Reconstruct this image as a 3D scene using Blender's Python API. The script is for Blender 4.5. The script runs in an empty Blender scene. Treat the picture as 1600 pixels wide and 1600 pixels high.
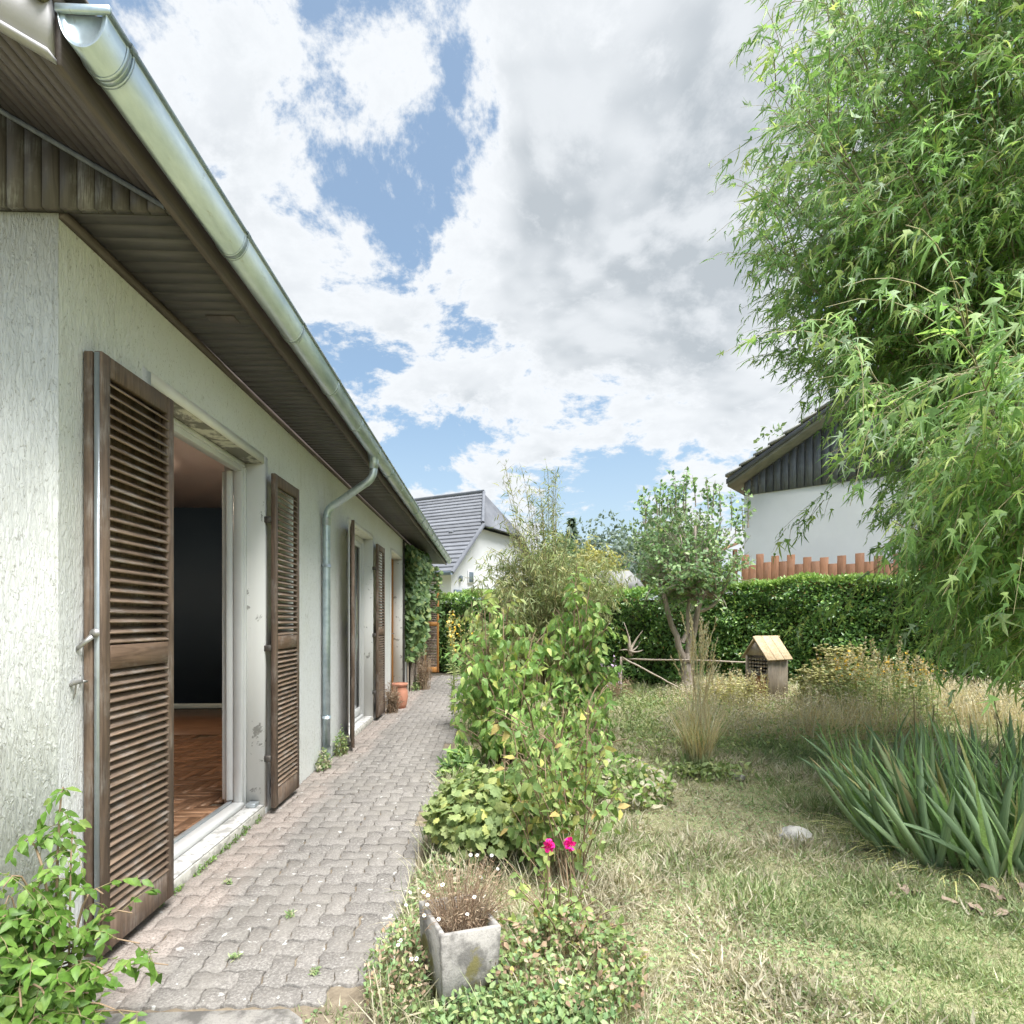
import bpy, math, random
import numpy as np
from mathutils import Matrix, Vector

rnd = random.Random(7)
rng = np.random.default_rng(7)
R = math.radians
SC = bpy.context.scene
COL = SC.collection

# ------------------------------------------------------------------ camera
CAM_H = 1.26
cam_d = bpy.data.cameras.new('camera')
cam = bpy.data.objects.new('camera', cam_d)
COL.objects.link(cam)
cam.location = (0, 0, CAM_H)
cam.rotation_euler = (R(90), 0, -math.atan(35 / 870))
cam_d.sensor_width = 36
cam_d.lens = 870 / 1600 * 36
cam_d.shift_y = 170 / 1600
cam_d.clip_start = 0.05
cam_d.clip_end = 2000
SC.camera = cam

# ------------------------------------------------------------------ node helper
class NT:
    def __init__(s, tree):
        s.t = tree
        s.n = tree.nodes
        s.l = tree.links
    def new(s, typ, **kw):
        nd = s.n.new(typ)
        for k, v in kw.items():
            setattr(nd, k, v)
        return nd
    def put(s, sock, v):
        if v is None:
            return
        if isinstance(v, bpy.types.NodeSocket):
            s.l.new(v, sock)
        else:
            if isinstance(v, (tuple, list)) and len(v) == 3 and sock.type == 'RGBA':
                v = (*v, 1)
            sock.default_value = v
    def math(s, op, a, b=None, c=None, clamp=False):
        nd = s.new('ShaderNodeMath', operation=op, use_clamp=clamp)
        for i, v in enumerate((a, b, c)):
            s.put(nd.inputs[i], v)
        return nd.outputs[0]
    def vmath(s, op, a, b=None, out=0):
        nd = s.new('ShaderNodeVectorMath', operation=op)
        s.put(nd.inputs[0], a)
        if b is not None:
            s.put(nd.inputs[1], b)
        return nd.outputs[out]
    def scale(s, v, f):
        nd = s.new('ShaderNodeVectorMath', operation='SCALE')
        s.put(nd.inputs[0], v)
        s.put(nd.inputs['Scale'], f)
        return nd.outputs[0]
    def noise(s, vec, scale=5.0, detail=4.0, rough=0.55, dist=0.0, out=0):
        nd = s.new('ShaderNodeTexNoise')
        s.put(nd.inputs['Vector'], vec)
        s.put(nd.inputs['Scale'], scale)
        s.put(nd.inputs['Detail'], detail)
        s.put(nd.inputs['Roughness'], rough)
        s.put(nd.inputs['Distortion'], dist)
        return nd.outputs[out]
    def voronoi(s, vec, scale, feature='F1', out='Distance'):
        nd = s.new('ShaderNodeTexVoronoi', feature=feature)
        s.put(nd.inputs['Vector'], vec)
        s.put(nd.inputs['Scale'], scale)
        return nd.outputs[out]
    def maprange(s, v, a, b, c=0.0, d=1.0, smooth=True):
        nd = s.new('ShaderNodeMapRange', interpolation_type='SMOOTHSTEP' if smooth else 'LINEAR')
        for i, x in enumerate((v, a, b, c, d)):
            s.put(nd.inputs[i], x)
        return nd.outputs[0]
    def mix(s, f, a, b, blend='MIX'):
        nd = s.new('ShaderNodeMix', data_type='RGBA', blend_type=blend)
        s.put(nd.inputs[0], f)
        s.put(nd.inputs[6], a)
        s.put(nd.inputs[7], b)
        return nd.outputs[2]
    def ramp(s, f, stops):
        nd = s.new('ShaderNodeValToRGB')
        e = nd.color_ramp.elements
        while len(e) > 1:
            e.remove(e[-1])
        e[0].position, e[0].color = stops[0][0], (*stops[0][1], 1)
        for p, c in stops[1:]:
            k = e.new(p)
            k.color = (*c, 1)
        s.put(nd.inputs[0], f)
        return nd.outputs[0]
    def mapping(s, vec, scale=(1, 1, 1), rot=(0, 0, 0)):
        nd = s.new('ShaderNodeMapping')
        s.put(nd.inputs[0], vec)
        nd.inputs['Scale'].default_value = scale
        nd.inputs['Rotation'].default_value = rot
        return nd.outputs[0]
    def bump(s, h, strength=0.5, dist=0.01, normal=None):
        nd = s.new('ShaderNodeBump')
        nd.inputs['Strength'].default_value = strength
        nd.inputs['Distance'].default_value = dist
        s.put(nd.inputs['Height'], h)
        if normal is not None:
            s.put(nd.inputs['Normal'], normal)
        return nd.outputs[0]

# ------------------------------------------------------------------ world, sun, exposure
SUN_EL, SUN_AZ = R(67), R(145)        # azimuth measured from +Y (along the wall) towards +X
sun_dir = Vector((math.cos(SUN_EL) * math.sin(SUN_AZ), math.cos(SUN_EL) * math.cos(SUN_AZ), math.sin(SUN_EL)))
def make_world():
    w = bpy.data.worlds.new('World')
    SC.world = w
    w.use_nodes = True
    w.node_tree.nodes.clear()
    n = NT(w.node_tree)
    sky = n.new('ShaderNodeTexSky', sky_type='NISHITA')
    sky.sun_disc = False
    sky.sun_elevation = SUN_EL
    sky.sun_rotation = SUN_AZ
    sky.air_density = 1.0
    sky.dust_density = 2.4
    sky.ozone_density = 1.2
    tc = n.new('ShaderNodeTexCoord')
    d = n.vmath('NORMALIZE', tc.outputs['Generated'])
    sep = n.new('ShaderNodeSeparateXYZ')
    n.l.new(d, sep.inputs[0])
    x, y, z = sep.outputs
    zz = n.math('ADD', n.math('MAXIMUM', z, 0.0), 0.30)
    comb = n.new('ShaderNodeCombineXYZ')
    n.put(comb.inputs[0], n.math('DIVIDE', x, zz))
    n.put(comb.inputs[1], n.math('DIVIDE', y, zz))
    p = comb.outputs[0]
    # cloud bodies of this sky: (direction, half-angle in degrees, weight)
    blobs = [((.20, .66, .74), 17, .20), ((.27, .78, .58), 14, .20), ((.36, .78, .48), 14, .15), ((.10, .86, .50), 6, .12),
             ((-.30, .81, .50), 12, .10), ((-.13, .90, .42), 6, .10), ((.02, .92, .38), 7, .14), ((.06, .97, .22), 7, .05), ((-.12, .985, .17), 3.5, .12),
             ((-.17, .72, .67), 10, -.05), ((-.035, .89, .455), 4.5, -.10), ((-.09, .95, .29), 5, -.15), ((.15, .97, .26), 6, -.09)]
    warp = n.noise(p, 1.1, 2, .5, 0, out=1)
    pw = n.vmath('ADD', p, n.scale(n.vmath('SUBTRACT', warp, (.5, .5, .5)), .35))
    def field(vec, det):
        return n.math('MULTIPLY_ADD', n.noise(vec, 3.6, det, .66), 2.0, -.48)
    tot = None
    for c, ang, wt in blobs:
        cv = Vector(c).normalized()
        dd = n.vmath('DOT_PRODUCT', d, tuple(cv), out=1)
        m = n.maprange(dd, math.cos(R(ang * 1.45)), math.cos(R(ang * .35)), 0, wt)
        tot = m if tot is None else n.math('ADD', tot, m)
    f0 = n.math('ADD', field(pw, 8), tot)
    sp = Vector((sun_dir.x / (sun_dir.z + .30), sun_dir.y / (sun_dir.z + .30), 0))
    toward = n.vmath('NORMALIZE', n.vmath('SUBTRACT', tuple(sp), p))
    f1 = n.math('ADD', field(n.vmath('ADD', pw, n.scale(toward, .075)), 3), tot)
    alpha = n.maprange(f0, .46, .63)
    thick = n.maprange(f0, .56, 1.02)
    lit = n.maprange(n.math('SUBTRACT', f0, f1), -.34, .26)
    white = (2.50, 2.58, 2.66)
    grey = (1.42, 1.55, 1.66)
    shade = n.math('MULTIPLY', thick, n.math('SUBTRACT', 1.25, n.math('MULTIPLY', lit, .95)), clamp=True)
    ccol = n.mix(shade, white, grey)
    sk = n.mix(1.0, sky.outputs[0], (.52, .60, .585), 'MULTIPLY')
    horizon = n.maprange(z, 0.0, .40, .62, .17)
    base = n.mix(horizon, sk, (1.95, 2.18, 2.36))
    full = n.mix(n.math('MULTIPLY', alpha, .97), base, ccol)
    bg = n.new('ShaderNodeBackground')
    n.put(bg.inputs[0], full)
    bg.inputs[1].default_value = 0.1
    out = n.new('ShaderNodeOutputWorld')
    n.l.new(bg.outputs[0], out.inputs[0])
make_world()
sun_d = bpy.data.lights.new('sun', 'SUN')
sun_d.energy = 2.6
sun_d.angle = R(38)
sun_d.color = (1, .985, .965)
sun = bpy.data.objects.new('sun', sun_d)
COL.objects.link(sun)
sun.rotation_euler = sun_dir.to_track_quat('Z', 'Y').to_euler()
vs = SC.view_settings
vs.view_transform = 'Standard'
vs.look = 'None'
vs.gamma = 1
vs.exposure = 1.95
SC.cycles.max_bounces = 5
SC.cycles.diffuse_bounces = 3
SC.cycles.glossy_bounces = 2
SC.cycles.transmission_bounces = 4
SC.cycles.caustics_reflective = False
SC.cycles.caustics_refractive = False
SC.cycles.use_adaptive_sampling = True
SC.cycles.adaptive_threshold = .025
SC.cycles.transparent_max_bounces = 6

# ------------------------------------------------------------------ materials
MATS = {}
def material(name):
    m = bpy.data.materials.new(name)
    m.use_nodes = True
    m.node_tree.nodes.clear()
    n = NT(m.node_tree)
    n.out = n.new('ShaderNodeOutputMaterial')
    MATS[name] = m
    return m, n
def principled(n, col, rough=.6, metal=0.0, normal=None, spec=.5):
    b = n.new('ShaderNodeBsdfPrincipled')
    n.put(b.inputs['Base Color'], col)
    n.put(b.inputs['Roughness'], rough)
    n.put(b.inputs['Metallic'], metal)
    n.put(b.inputs['Specular IOR Level'], spec)
    if normal is not None:
        n.put(b.inputs['Normal'], normal)
    return b
def coords(n):
    g = n.new('ShaderNodeNewGeometry')
    return g.outputs['Position']
def plain(name, a, b, rough=.6, nscale=6, metal=0.0, bump=.15, bscale=40, bdist=.004, stretch=(1, 1, 1), objvar=.0, spec=.4):
    """two-tone surface with grain, worn a little unevenly"""
    m, n = material(name)
    p = n.mapping(coords(n), stretch)
    f = n.noise(p, nscale, 6, .6)
    col = n.mix(n.maprange(f, .3, .7), a, b)
    if objvar:
        oi = n.new('ShaderNodeObjectInfo')
        k = n.maprange(oi.outputs['Random'], 0, 1, 1 - objvar, 1 + objvar, smooth=False)
        hsv = n.new('ShaderNodeHueSaturation')
        n.put(hsv.inputs['Value'], k)
        n.put(hsv.inputs['Color'], col)
        col = hsv.outputs[0]
    h = n.noise(p, bscale, 4, .6)
    bs = principled(n, col, n.maprange(f, .2, .8, rough - .08, rough + .1), metal, n.bump(h, bump, bdist), spec)
    n.l.new(bs.outputs[0], n.out.inputs[0])
    return m
def leafmat(name, stops, trans=.35, rough=.5, tint=(1.1, 1.15, .78), spec=.35):
    """each leaf takes one tone of the ramp"""
    m, n = material(name)
    g = n.new('ShaderNodeNewGeometry')
    oi = n.new('ShaderNodeObjectInfo')
    k = n.math('FRACT', n.math('ADD', g.outputs['Random Per Island'], n.math('MULTIPLY', oi.outputs['Random'], 7.31)))
    col = n.ramp(k, stops)
    big = n.noise(g.outputs['Position'], 3.0, 2, .5)
    hsv = n.new('ShaderNodeHueSaturation')
    fine = n.noise(g.outputs['Position'], 85, 2, .6)
    n.put(hsv.inputs['Value'], n.math('MULTIPLY', n.maprange(big, .3, .7, .85, 1.15), n.maprange(fine, .3, .7, .84, 1.16)))
    n.put(hsv.inputs['Color'], col)
    col = hsv.outputs[0]
    b = principled(n, col, rough, 0, None, spec)
    t = n.new('ShaderNodeBsdfTranslucent')
    n.put(t.inputs[0], n.mix(1.0, col, tint, 'MULTIPLY'))
    mx = n.new('ShaderNodeMixShader')
    mx.inputs[0].default_value = trans
    n.l.new(b.outputs[0], mx.inputs[1])
    n.l.new(t.outputs[0], mx.inputs[2])
    n.l.new(mx.outputs[0], n.out.inputs[0])
    return m
def wood(name, dark, light, grey, greyamt=.4, axis='Z', rough=.62, objvar=.12):
    m, n = material(name)
    tc = n.new('ShaderNodeTexCoord')
    oi = n.new('ShaderNodeObjectInfo')
    p0 = n.vmath('ADD', coords(n), n.scale(oi.outputs['Location'], 1.7))
    st = {'Z': (14, 14, 1.2), 'Y': (14, 1.2, 14), 'X': (1.2, 14, 14)}[axis]
    p = n.mapping(p0, st)
    f = n.noise(p, 3.2, 7, .62, .8)
    fine = n.noise(p, 14, 3, .6)
    col = n.mix(n.maprange(f, .32, .68), dark, light)
    wear = n.math('MULTIPLY', n.maprange(n.noise(p0, 6, 5, .6), .46, .70), n.maprange(fine, .35, .6))
    col = n.mix(n.math('MULTIPLY', wear, greyamt), col, grey)
    hsv = n.new('ShaderNodeHueSaturation')
    n.put(hsv.inputs['Value'], n.maprange(oi.outputs['Random'], 0, 1, 1 - objvar, 1 + objvar, smooth=False))
    n.put(hsv.inputs['Color'], col)
    b = principled(n, hsv.outputs[0], n.maprange(f, .2, .8, rough - .1, rough + .12), 0, n.bump(fine, .14, .002), .35)
    n.l.new(b.outputs[0], n.out.inputs[0])
    return m
def plaster(name, base, flat=False):
    m, n = material(name)
    p = coords(n)
    ridge = n.noise(n.mapping(p, (1, 1, .22)), 72, 4, .62, 1.3)
    r2 = n.maprange(ridge, .40, .68)
    pit = n.maprange(n.noise(n.mapping(p, (1, 1, .45)), 85, 3, .6, 1.6), .605, .66)
    broad = n.noise(p, 1.4, 5, .6)
    col = n.mix(n.maprange(broad, .35, .7), base, tuple(c * k for c, k in zip(base, (.96, .955, .92))))
    col = n.mix(n.math('MULTIPLY', pit, .48), col, (.27, .255, .20))
    streak = n.noise(n.mapping(p, (1, 1, .12)), 26, 4, .65)
    col = n.mix(n.math('MULTIPLY', n.maprange(streak, .54, .74), n.maprange(broad, .40, .62, .06, .38)), col, (.44, .43, .34))
    h = n.math('SUBTRACT', r2, n.math('MULTIPLY', pit, .8))
    b = principled(n, col, .85, 0, n.bump(h, .6, .005), .2)
    n.l.new(b.outputs[0], n.out.inputs[0])
    return m
def peeling(name, base, dirt, amt=.6, scale=9, lo=.52, hi=.60, rough=.6):
    """white paint with flaking, dirty patches"""
    m, n = material(name)
    p = coords(n)
    f = n.noise(p, scale, 8, .68, .5)
    k = n.math('MULTIPLY', n.maprange(f, lo, hi), amt)
    col = n.mix(k, base, dirt)
    col = n.mix(n.math('MULTIPLY', n.noise(p, 2, 3, .5), .2), col, tuple(c * .8 for c in base))
    b = principled(n, col, rough, 0, n.bump(f, .25, .004), .35)
    n.l.new(b.outputs[0], n.out.inputs[0])
    return m
def paver_mat():
    m, n = material('paver_concrete')
    p = coords(n)
    oi = n.new('ShaderNodeObjectInfo')
    g = n.new('ShaderNodeNewGeometry')
    k = n.math('FRACT', n.math('ADD', oi.outputs['Random'], g.outputs['Random Per Island']))
    sep = n.new('ShaderNodeSeparateXYZ')
    n.l.new(p, sep.inputs[0])
    a = n.ramp(k, [(0, (.172, .159, .146)), (.5, (.20, .186, .170)), (1, (.23, .213, .195))])
    # the course along the wall is a cleaner pink
    pinkf = n.maprange(n.math('ADD', sep.outputs[0], n.math('MULTIPLY', n.noise(p, 3, 4, .6), .22)), -1.17, -1.00, 1, 0)
    a = n.mix(n.math('MULTIPLY', pinkf, .85), a, (.34, .285, .25))
    agg = n.voronoi(p, 210, out='Distance')
    grit = n.noise(p, 105, 4, .75)
    a = n.mix(n.math('MULTIPLY', n.maprange(grit, .48, .64), .60), a, (.095, .088, .08))
    a = n.mix(n.math('MULTIPLY', n.maprange(grit, .50, .36), .40), a, (.43, .405, .375))
    stain = n.noise(p, 2.6, 5, .6)
    a = n.mix(n.math('MULTIPLY', n.maprange(stain, .42, .66), .6), a, (.20, .185, .165))
    lich = n.maprange(n.noise(p, 24, 4, .55, .4), .655, .70)
    a = n.mix(n.math('MULTIPLY', lich, .7), a, (.60, .60, .57))
    h = n.math('ADD', n.math('MULTIPLY', agg, .5), grit)
    b = principled(n, a, .88, 0, n.bump(h, .5, .004), .2)
    n.l.new(b.outputs[0], n.out.inputs[0])
paver_mat()
def concrete_mat(name, base, moss=.5):
    m, n = material(name)
    p = coords(n)
    f = n.noise(p, 11, 8, .65)
    col = n.mix(n.maprange(f, .42, .62), base, tuple(c * .42 for c in base))
    fine = n.noise(p, 140, 3, .7)
    col = n.mix(n.math('MULTIPLY', n.maprange(fine, .5, .65), .4), col, tuple(c * .5 for c in base))
    mo = n.maprange(n.noise(p, 6.5, 6, .6), .55, .63)
    col = n.mix(n.math('MULTIPLY', mo, moss), col, (.17, .15, .05))
    b = principled(n, col, .9, 0, n.bump(n.math('ADD', f, fine), .5, .004), .2)
    n.l.new(b.outputs[0], n.out.inputs[0])
concrete_mat('old_concrete', (.35, .33, .305), .85)
concrete_mat('rough_slab', (.46, .435, .405), .10)
concrete_mat('field_stone', (.52, .495, .45), .35)
def ground_mat():
    m, n = material('lawn_soil')
    p = coords(n)
    f = n.noise(p, 1.1, 6, .6)
    g = n.noise(p, 18, 6, .7)
    col = n.mix(n.maprange(f, .35, .65), (.235, .25, .12), (.33, .315, .185))
    col = n.mix(n.maprange(g, .42, .7), col, (.20, .175, .11))
    b = principled(n, col, .95, 0, n.bump(g, .8, .02), .1)
    n.l.new(b.outputs[0], n.out.inputs[0])
ground_mat()
plaster('plaster_wall', (.77, .78, .775))
plain('neighbour_white', (.66, .67, .68), (.62, .63, .64), .8, 1.5)
peeling('reveal_paint', (.80, .79, .76), (.20, .185, .16), .75, 8, .60, .64)
peeling('lintel_stain', (.66, .63, .54), (.14, .13, .115), .95, 7, .40, .50)
peeling('sill_paint', (.64, .63, .61), (.26, .25, .23), .75, 15, .50, .60)
peeling('threshold_render', (.52, .50, .45), (.22, .21, .18), .7, 20, .48, .60)
plain('white_pvc', (.66, .66, .65), (.60, .60, .59), .35, 3, bump=.03)
plain('white_trim', (.82, .80, .75), (.76, .73, .64), .55, 4)
plain('barge_white', (.46, .45, .47), (.42, .41, .43), .5, 3)
plain('grey_metal_rail', (.42, .46, .48), (.5, .53, .55), .4, 8, .6)
def zinc():
    m, n = material('zinc')
    p = coords(n)
    f = n.noise(n.mapping(p, (2, .6, 2)), 6, 7, .68)
    col = n.mix(n.maprange(f, .32, .68), (.40, .48, .53), (.56, .64, .68))
    col = n.mix(n.math('MULTIPLY', n.maprange(n.noise(n.mapping(p, (6, 1.2, 2)), 9, 5, .7), .60, .70), .5), col, (.30, .31, .29))
    b = principled(n, col, n.maprange(f, .2, .8, .30, .42), .72, n.bump(n.noise(p, 60, 2, .5), .04, .002), .5)
    n.l.new(b.outputs[0], n.out.inputs[0])
zinc()
plain('dark_metal', (.09, .09, .09), (.16, .14, .12), .5, 20, .6)
plain('steel', (.45, .44, .42), (.32, .30, .28), .45, 30, .8)
wood('shutter_wood', (.098, .068, .050), (.205, .142, .102), (.36, .32, .29), .6, 'Z')
wood('slat_wood', (.145, .10, .071), (.28, .195, .137), (.40, .37, .34), .65, 'Y')
wood('rail_wood', (.12, .075, .05), (.24, .155, .105), (.38, .33, .29), .7, 'Y')
wood('soffit_wood', (.068, .062, .068), (.103, .094, .100), (.14, .14, .145), .30, 'X', .5, .10)
wood('rake_soffit_wood', (.074, .062, .066), (.110, .092, .096), (.2, .17, .15), .35, 'Y', .55, .10)
wood('cladding_wood', (.050, .044, .043), (.090, .078, .075), (.27, .27, .28), .65, 'Z', .5, .18)
wood('fascia_wood', (.070, .056, .051), (.108, .087, .079), (.16, .13, .12), .3, 'Y', .5, .05)
wood('orange_wood', (.36, .155, .04), (.50, .235, .07), (.42, .28, .16), .25, 'Z')
wood('fence_wood', (.17, .078, .040), (.27, .13, .07), (.32, .21, .15), .3, 'Z', .7, .22)
wood('grey_cladding', (.085, .092, .105), (.145, .155, .175), (.19, .20, .21), .5, 'Z', .6, .15)
wood('old_grey_wood', (.19, .155, .12), (.33, .275, .21), (.40, .37, .33), .5, 'Z')
wood('hotel_roof_wood', (.33, .245, .14), (.50, .39, .245), (.45, .40, .34), .45, 'Y')
wood('dead_wood', (.30, .24, .19), (.46, .385, .31), (.5, .46, .41), .5, 'Z')
wood('bark', (.21, .17, .135), (.38, .32, .26), (.34, .32, .28), .6, 'Z')
wood('green_stem', (.17, .15, .07), (.24, .22, .10), (.25, .2, .14), .3, 'Z')
plain('twig', (.20, .14, .09), (.30, .21, .13), .7, 20)
plain('roof_tile', (.105, .095, .092), (.16, .145, .14), .8, 8, objvar=.25)
plain('slate_tile', (.105, .112, .128), (.14, .148, .165), .65, 3, objvar=.15)
plain('grey_tile', (.20, .20, .195), (.27, .27, .26), .8, 5, objvar=.2)
plain('moss', (.12, .12, .06), (.24, .22, .16), .95, 40, bump=.8, bscale=60, bdist=.01)
plain('terracotta', (.52, .24, .155), (.44, .19, .12), .8, 9)
plain('room_wall_navy', (.022, .040, .060), (.026, .045, .066), .7, 2, bump=.03)
plain('room_ceiling', (.78, .66, .60), (.75, .63, .57), .9, 2, bump=.03)
plain('skirting', (.55, .62, .58), (.5, .58, .54), .5, 3)
wood('parquet', (.20, .105, .058), (.34, .195, .115), (.4, .25, .16), .15, 'X', .34, .28)
plain('shed_wood', (.50, .29, .15), (.58, .36, .20), .7, 10)
plain('soil', (.10, .075, .05), (.16, .12, .085), .95, 30, bump=.8, bdist=.01)
plain('joint_sand', (.15, .12, .085), (.22, .18, .13), .95, 25, bump=.6, bdist=.01)
plain('petal_pink', (.78, .025, .28), (.66, .015, .20), .5, 30)
plain('petal_white', (.85, .85, .82), (.8, .8, .78), .6, 30)
plain('petal_yellow', (.80, .52, .05), (.72, .42, .04), .6, 30)
plain('petal_lilac', (.46, .34, .48), (.55, .42, .55), .6, 30)
plain('dried_leaf', (.24, .175, .125), (.34, .265, .205), .8, 30)
plain('lantern_glass', (.55, .56, .55), (.45, .47, .47), .15, 5)
plain('garage_dark', (.10, .13, .16), (.14, .18, .21), .6, 3)
def iris_mat():
    m, n = material('iris_blade')
    tc = n.new('ShaderNodeTexCoord')
    oi = n.new('ShaderNodeObjectInfo')
    k = oi.outputs['Random']
    col = n.ramp(k, [(0, (.23, .34, .18)), (.5, (.30, .42, .23)), (.86, (.37, .48, .26)), (.95, (.46, .44, .20)), (1, (.44, .34, .20))])
    st = n.noise(n.mapping(tc.outputs['Object'], (260, 2, 2)), 1.0, 4, .7)
    hsv = n.new('ShaderNodeHueSaturation')
    n.put(hsv.inputs['Value'], n.maprange(st, .3, .7, .78, 1.2))
    n.put(hsv.inputs['Color'], col)
    sep = n.new('ShaderNodeSeparateXYZ')
    n.l.new(tc.outputs['Object'], sep.inputs[0])
    tip = n.math('SUBTRACT', sep.outputs[2], n.math('MULTIPLY', k, .22))
    tip = n.math('ADD', tip, n.math('MULTIPLY', st, .08))
    c2 = n.mix(n.maprange(tip, .86, .93), hsv.outputs[0], (.48, .38, .22))
    b = principled(n, c2, .48, 0, n.bump(st, .2, .002), .35)
    t = n.new('ShaderNodeBsdfTranslucent')
    n.put(t.inputs[0], n.mix(1.0, c2, (1.0, 1.1, .7), 'MULTIPLY'))
    mx = n.new('ShaderNodeMixShader')
    mx.inputs[0].default_value = .28
    n.l.new(b.outputs[0], mx.inputs[1])
    n.l.new(t.outputs[0], mx.inputs[2])
    n.l.new(mx.outputs[0], n.out.inputs[0])
iris_mat()
def glass_mat():
    m, n = material('window_glass')
    gl = n.new('ShaderNodeBsdfGlossy')
    gl.inputs['Roughness'].default_value = .02
    tr = n.new('ShaderNodeBsdfTransparent')
    tr.inputs[0].default_value = (.88, .92, .92, 1)
    fr = n.new('ShaderNodeFresnel')
    fr.inputs[0].default_value = 1.5
    mx = n.new('ShaderNodeMixShader')
    n.put(mx.inputs[0], n.math('ADD', fr.outputs[0], .04))
    n.l.new(tr.outputs[0], mx.inputs[1])
    n.l.new(gl.outputs[0], mx.inputs[2])
    n.l.new(mx.outputs[0], n.out.inputs[0])
glass_mat()
leafmat('leaf_maple', [(0, (0.152, 0.276, 0.0935)), (.3, (0.213, 0.364, 0.124)), (.6, (0.284, 0.443, 0.155)), (.8, (0.375, 0.522, 0.176)), (.92, (0.507, 0.59, 0.208)), (.93, (0.426, 0.522, 0.375)), (1, (0.366, 0.473, 0.332))], .54, .45)
leafmat('leaf_foreground', [(0, (0.0947, 0.195, 0.0316)), (.5, (0.147, 0.27, 0.0474)), (.85, (0.199, 0.326, 0.0682)), (1, (0.266, 0.354, 0.0951))], .42, .45)
leafmat('leaf_dogwood', [(0, (0.174, 0.306, 0.098)), (.5, (0.267, 0.425, 0.123)), (.85, (0.389, 0.524, 0.16)), (1, (0.616, 0.613, 0.197))], .40, .5)
leafmat('leaf_mallow', [(0, (0.198, 0.273, 0.107)), (.5, (0.29, 0.366, 0.15)), (.85, (0.396, 0.445, 0.173)), (1, (0.581, 0.575, 0.172))], .40, .6)
leafmat('leaf_yellowing', [(0, (.15, .24, .08)), (.45, (.22, .32, .10)), (.78, (.32, .39, .13)), (.92, (.50, .46, .14)), (1, (.42, .26, .12))], .38, .6)
leafmat('leaf_rose', [(0, (0.19, 0.282, 0.0878)), (.6, (0.293, 0.391, 0.119)), (1, (0.415, 0.469, 0.144))], .35, .5)
leafmat('leaf_hedge', [(0, (0.0954, 0.189, 0.0643)), (.45, (0.154, 0.288, 0.0877)), (.8, (0.235, 0.403, 0.112)), (.975, (0.367, 0.536, 0.151)), (1, (0.66, 0.375, 0.163))], .25, .28, spec=.6)
leafmat('leaf_hedge_tip', [(0, (0.196, 0.327, 0.0852)), (.6, (0.286, 0.426, 0.117)), (1, (0.391, 0.511, 0.171))], .4, .4)
leafmat('leaf_lilac', [(0, (0.124, 0.224, 0.103)), (.5, (0.208, 0.328, 0.142)), (.85, (0.3, 0.432, 0.193)), (1, (0.394, 0.487, 0.207))], .35, .5)
leafmat('leaf_bamboo', [(0, (0.2, 0.261, 0.112)), (.5, (0.307, 0.362, 0.168)), (.85, (0.445, 0.449, 0.247)), (1, (0.551, 0.507, 0.225))], .4, .5)
leafmat('leaf_ivy', [(0, (0.0941, 0.17, 0.0718)), (.5, (0.16, 0.256, 0.096)), (.9, (0.245, 0.341, 0.128)), (1, (0.414, 0.443, 0.16))], .3, .45)
leafmat('leaf_iris', [(0, (0.253, 0.396, 0.158)), (.5, (0.341, 0.499, 0.208)), (.86, (0.418, 0.567, 0.238)), (.95, (0.572, 0.567, 0.238)), (1, (0.55, 0.454, 0.238))], .3, .45, (1.0, 1.1, .7))
leafmat('leaf_far', [(0, (0.0903, 0.142, 0.0746)), (.5, (0.151, 0.22, 0.106)), (1, (0.241, 0.298, 0.149))], .3, .6)
leafmat('leaf_far_yellow', [(0, (0.301, 0.298, 0.128)), (.5, (0.383, 0.369, 0.106)), (1, (0.469, 0.426, 0.142))], .3, .6)
leafmat('leaf_far_dark', [(0, (0.0527, 0.0923, 0.0639)), (1, (0.105, 0.156, 0.0958))], .2, .6)
leafmat('leaf_far_blue', [(0, (0.128, 0.177, 0.159)), (1, (0.211, 0.263, 0.223))], .3, .6)
leafmat('grass_green', [(0, (0.189, 0.267, 0.106)), (.4, (0.267, 0.335, 0.15)), (.7, (0.361, 0.396, 0.211)), (1, (0.473, 0.456, 0.29))], .3, .6)
leafmat('grass_straw', [(0, (0.387, 0.335, 0.229)), (.5, (0.499, 0.447, 0.326)), (1, (0.585, 0.542, 0.422))], .3, .75)
leafmat('clover', [(0, (0.153, 0.253, 0.105)), (.6, (0.23, 0.338, 0.143)), (1, (0.345, 0.422, 0.211))], .3, .6)
leafmat('weed', [(0, (0.209, 0.281, 0.116)), (.6, (0.298, 0.379, 0.158)), (1, (0.462, 0.478, 0.231))], .35, .6)
leafmat('yarrow', [(0, (0.466, 0.447, 0.22)), (.6, (0.561, 0.534, 0.209)), (1, (0.616, 0.572, 0.318))], .25, .8)
leafmat('tan_stem', [(0, (0.493, 0.383, 0.235)), (.5, (0.595, 0.493, 0.32)), (1, (0.595, 0.595, 0.444))], .42, .8)
leafmat('brown_dry', [(0, (0.23, 0.149, 0.0978)), (.5, (0.38, 0.27, 0.178)), (1, (0.517, 0.414, 0.299))], .2, .8)
plain('hedge_inside', (.04, .055, .02), (.075, .085, .035), .95, 12, bump=.9, bscale=30, bdist=.05)

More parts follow.
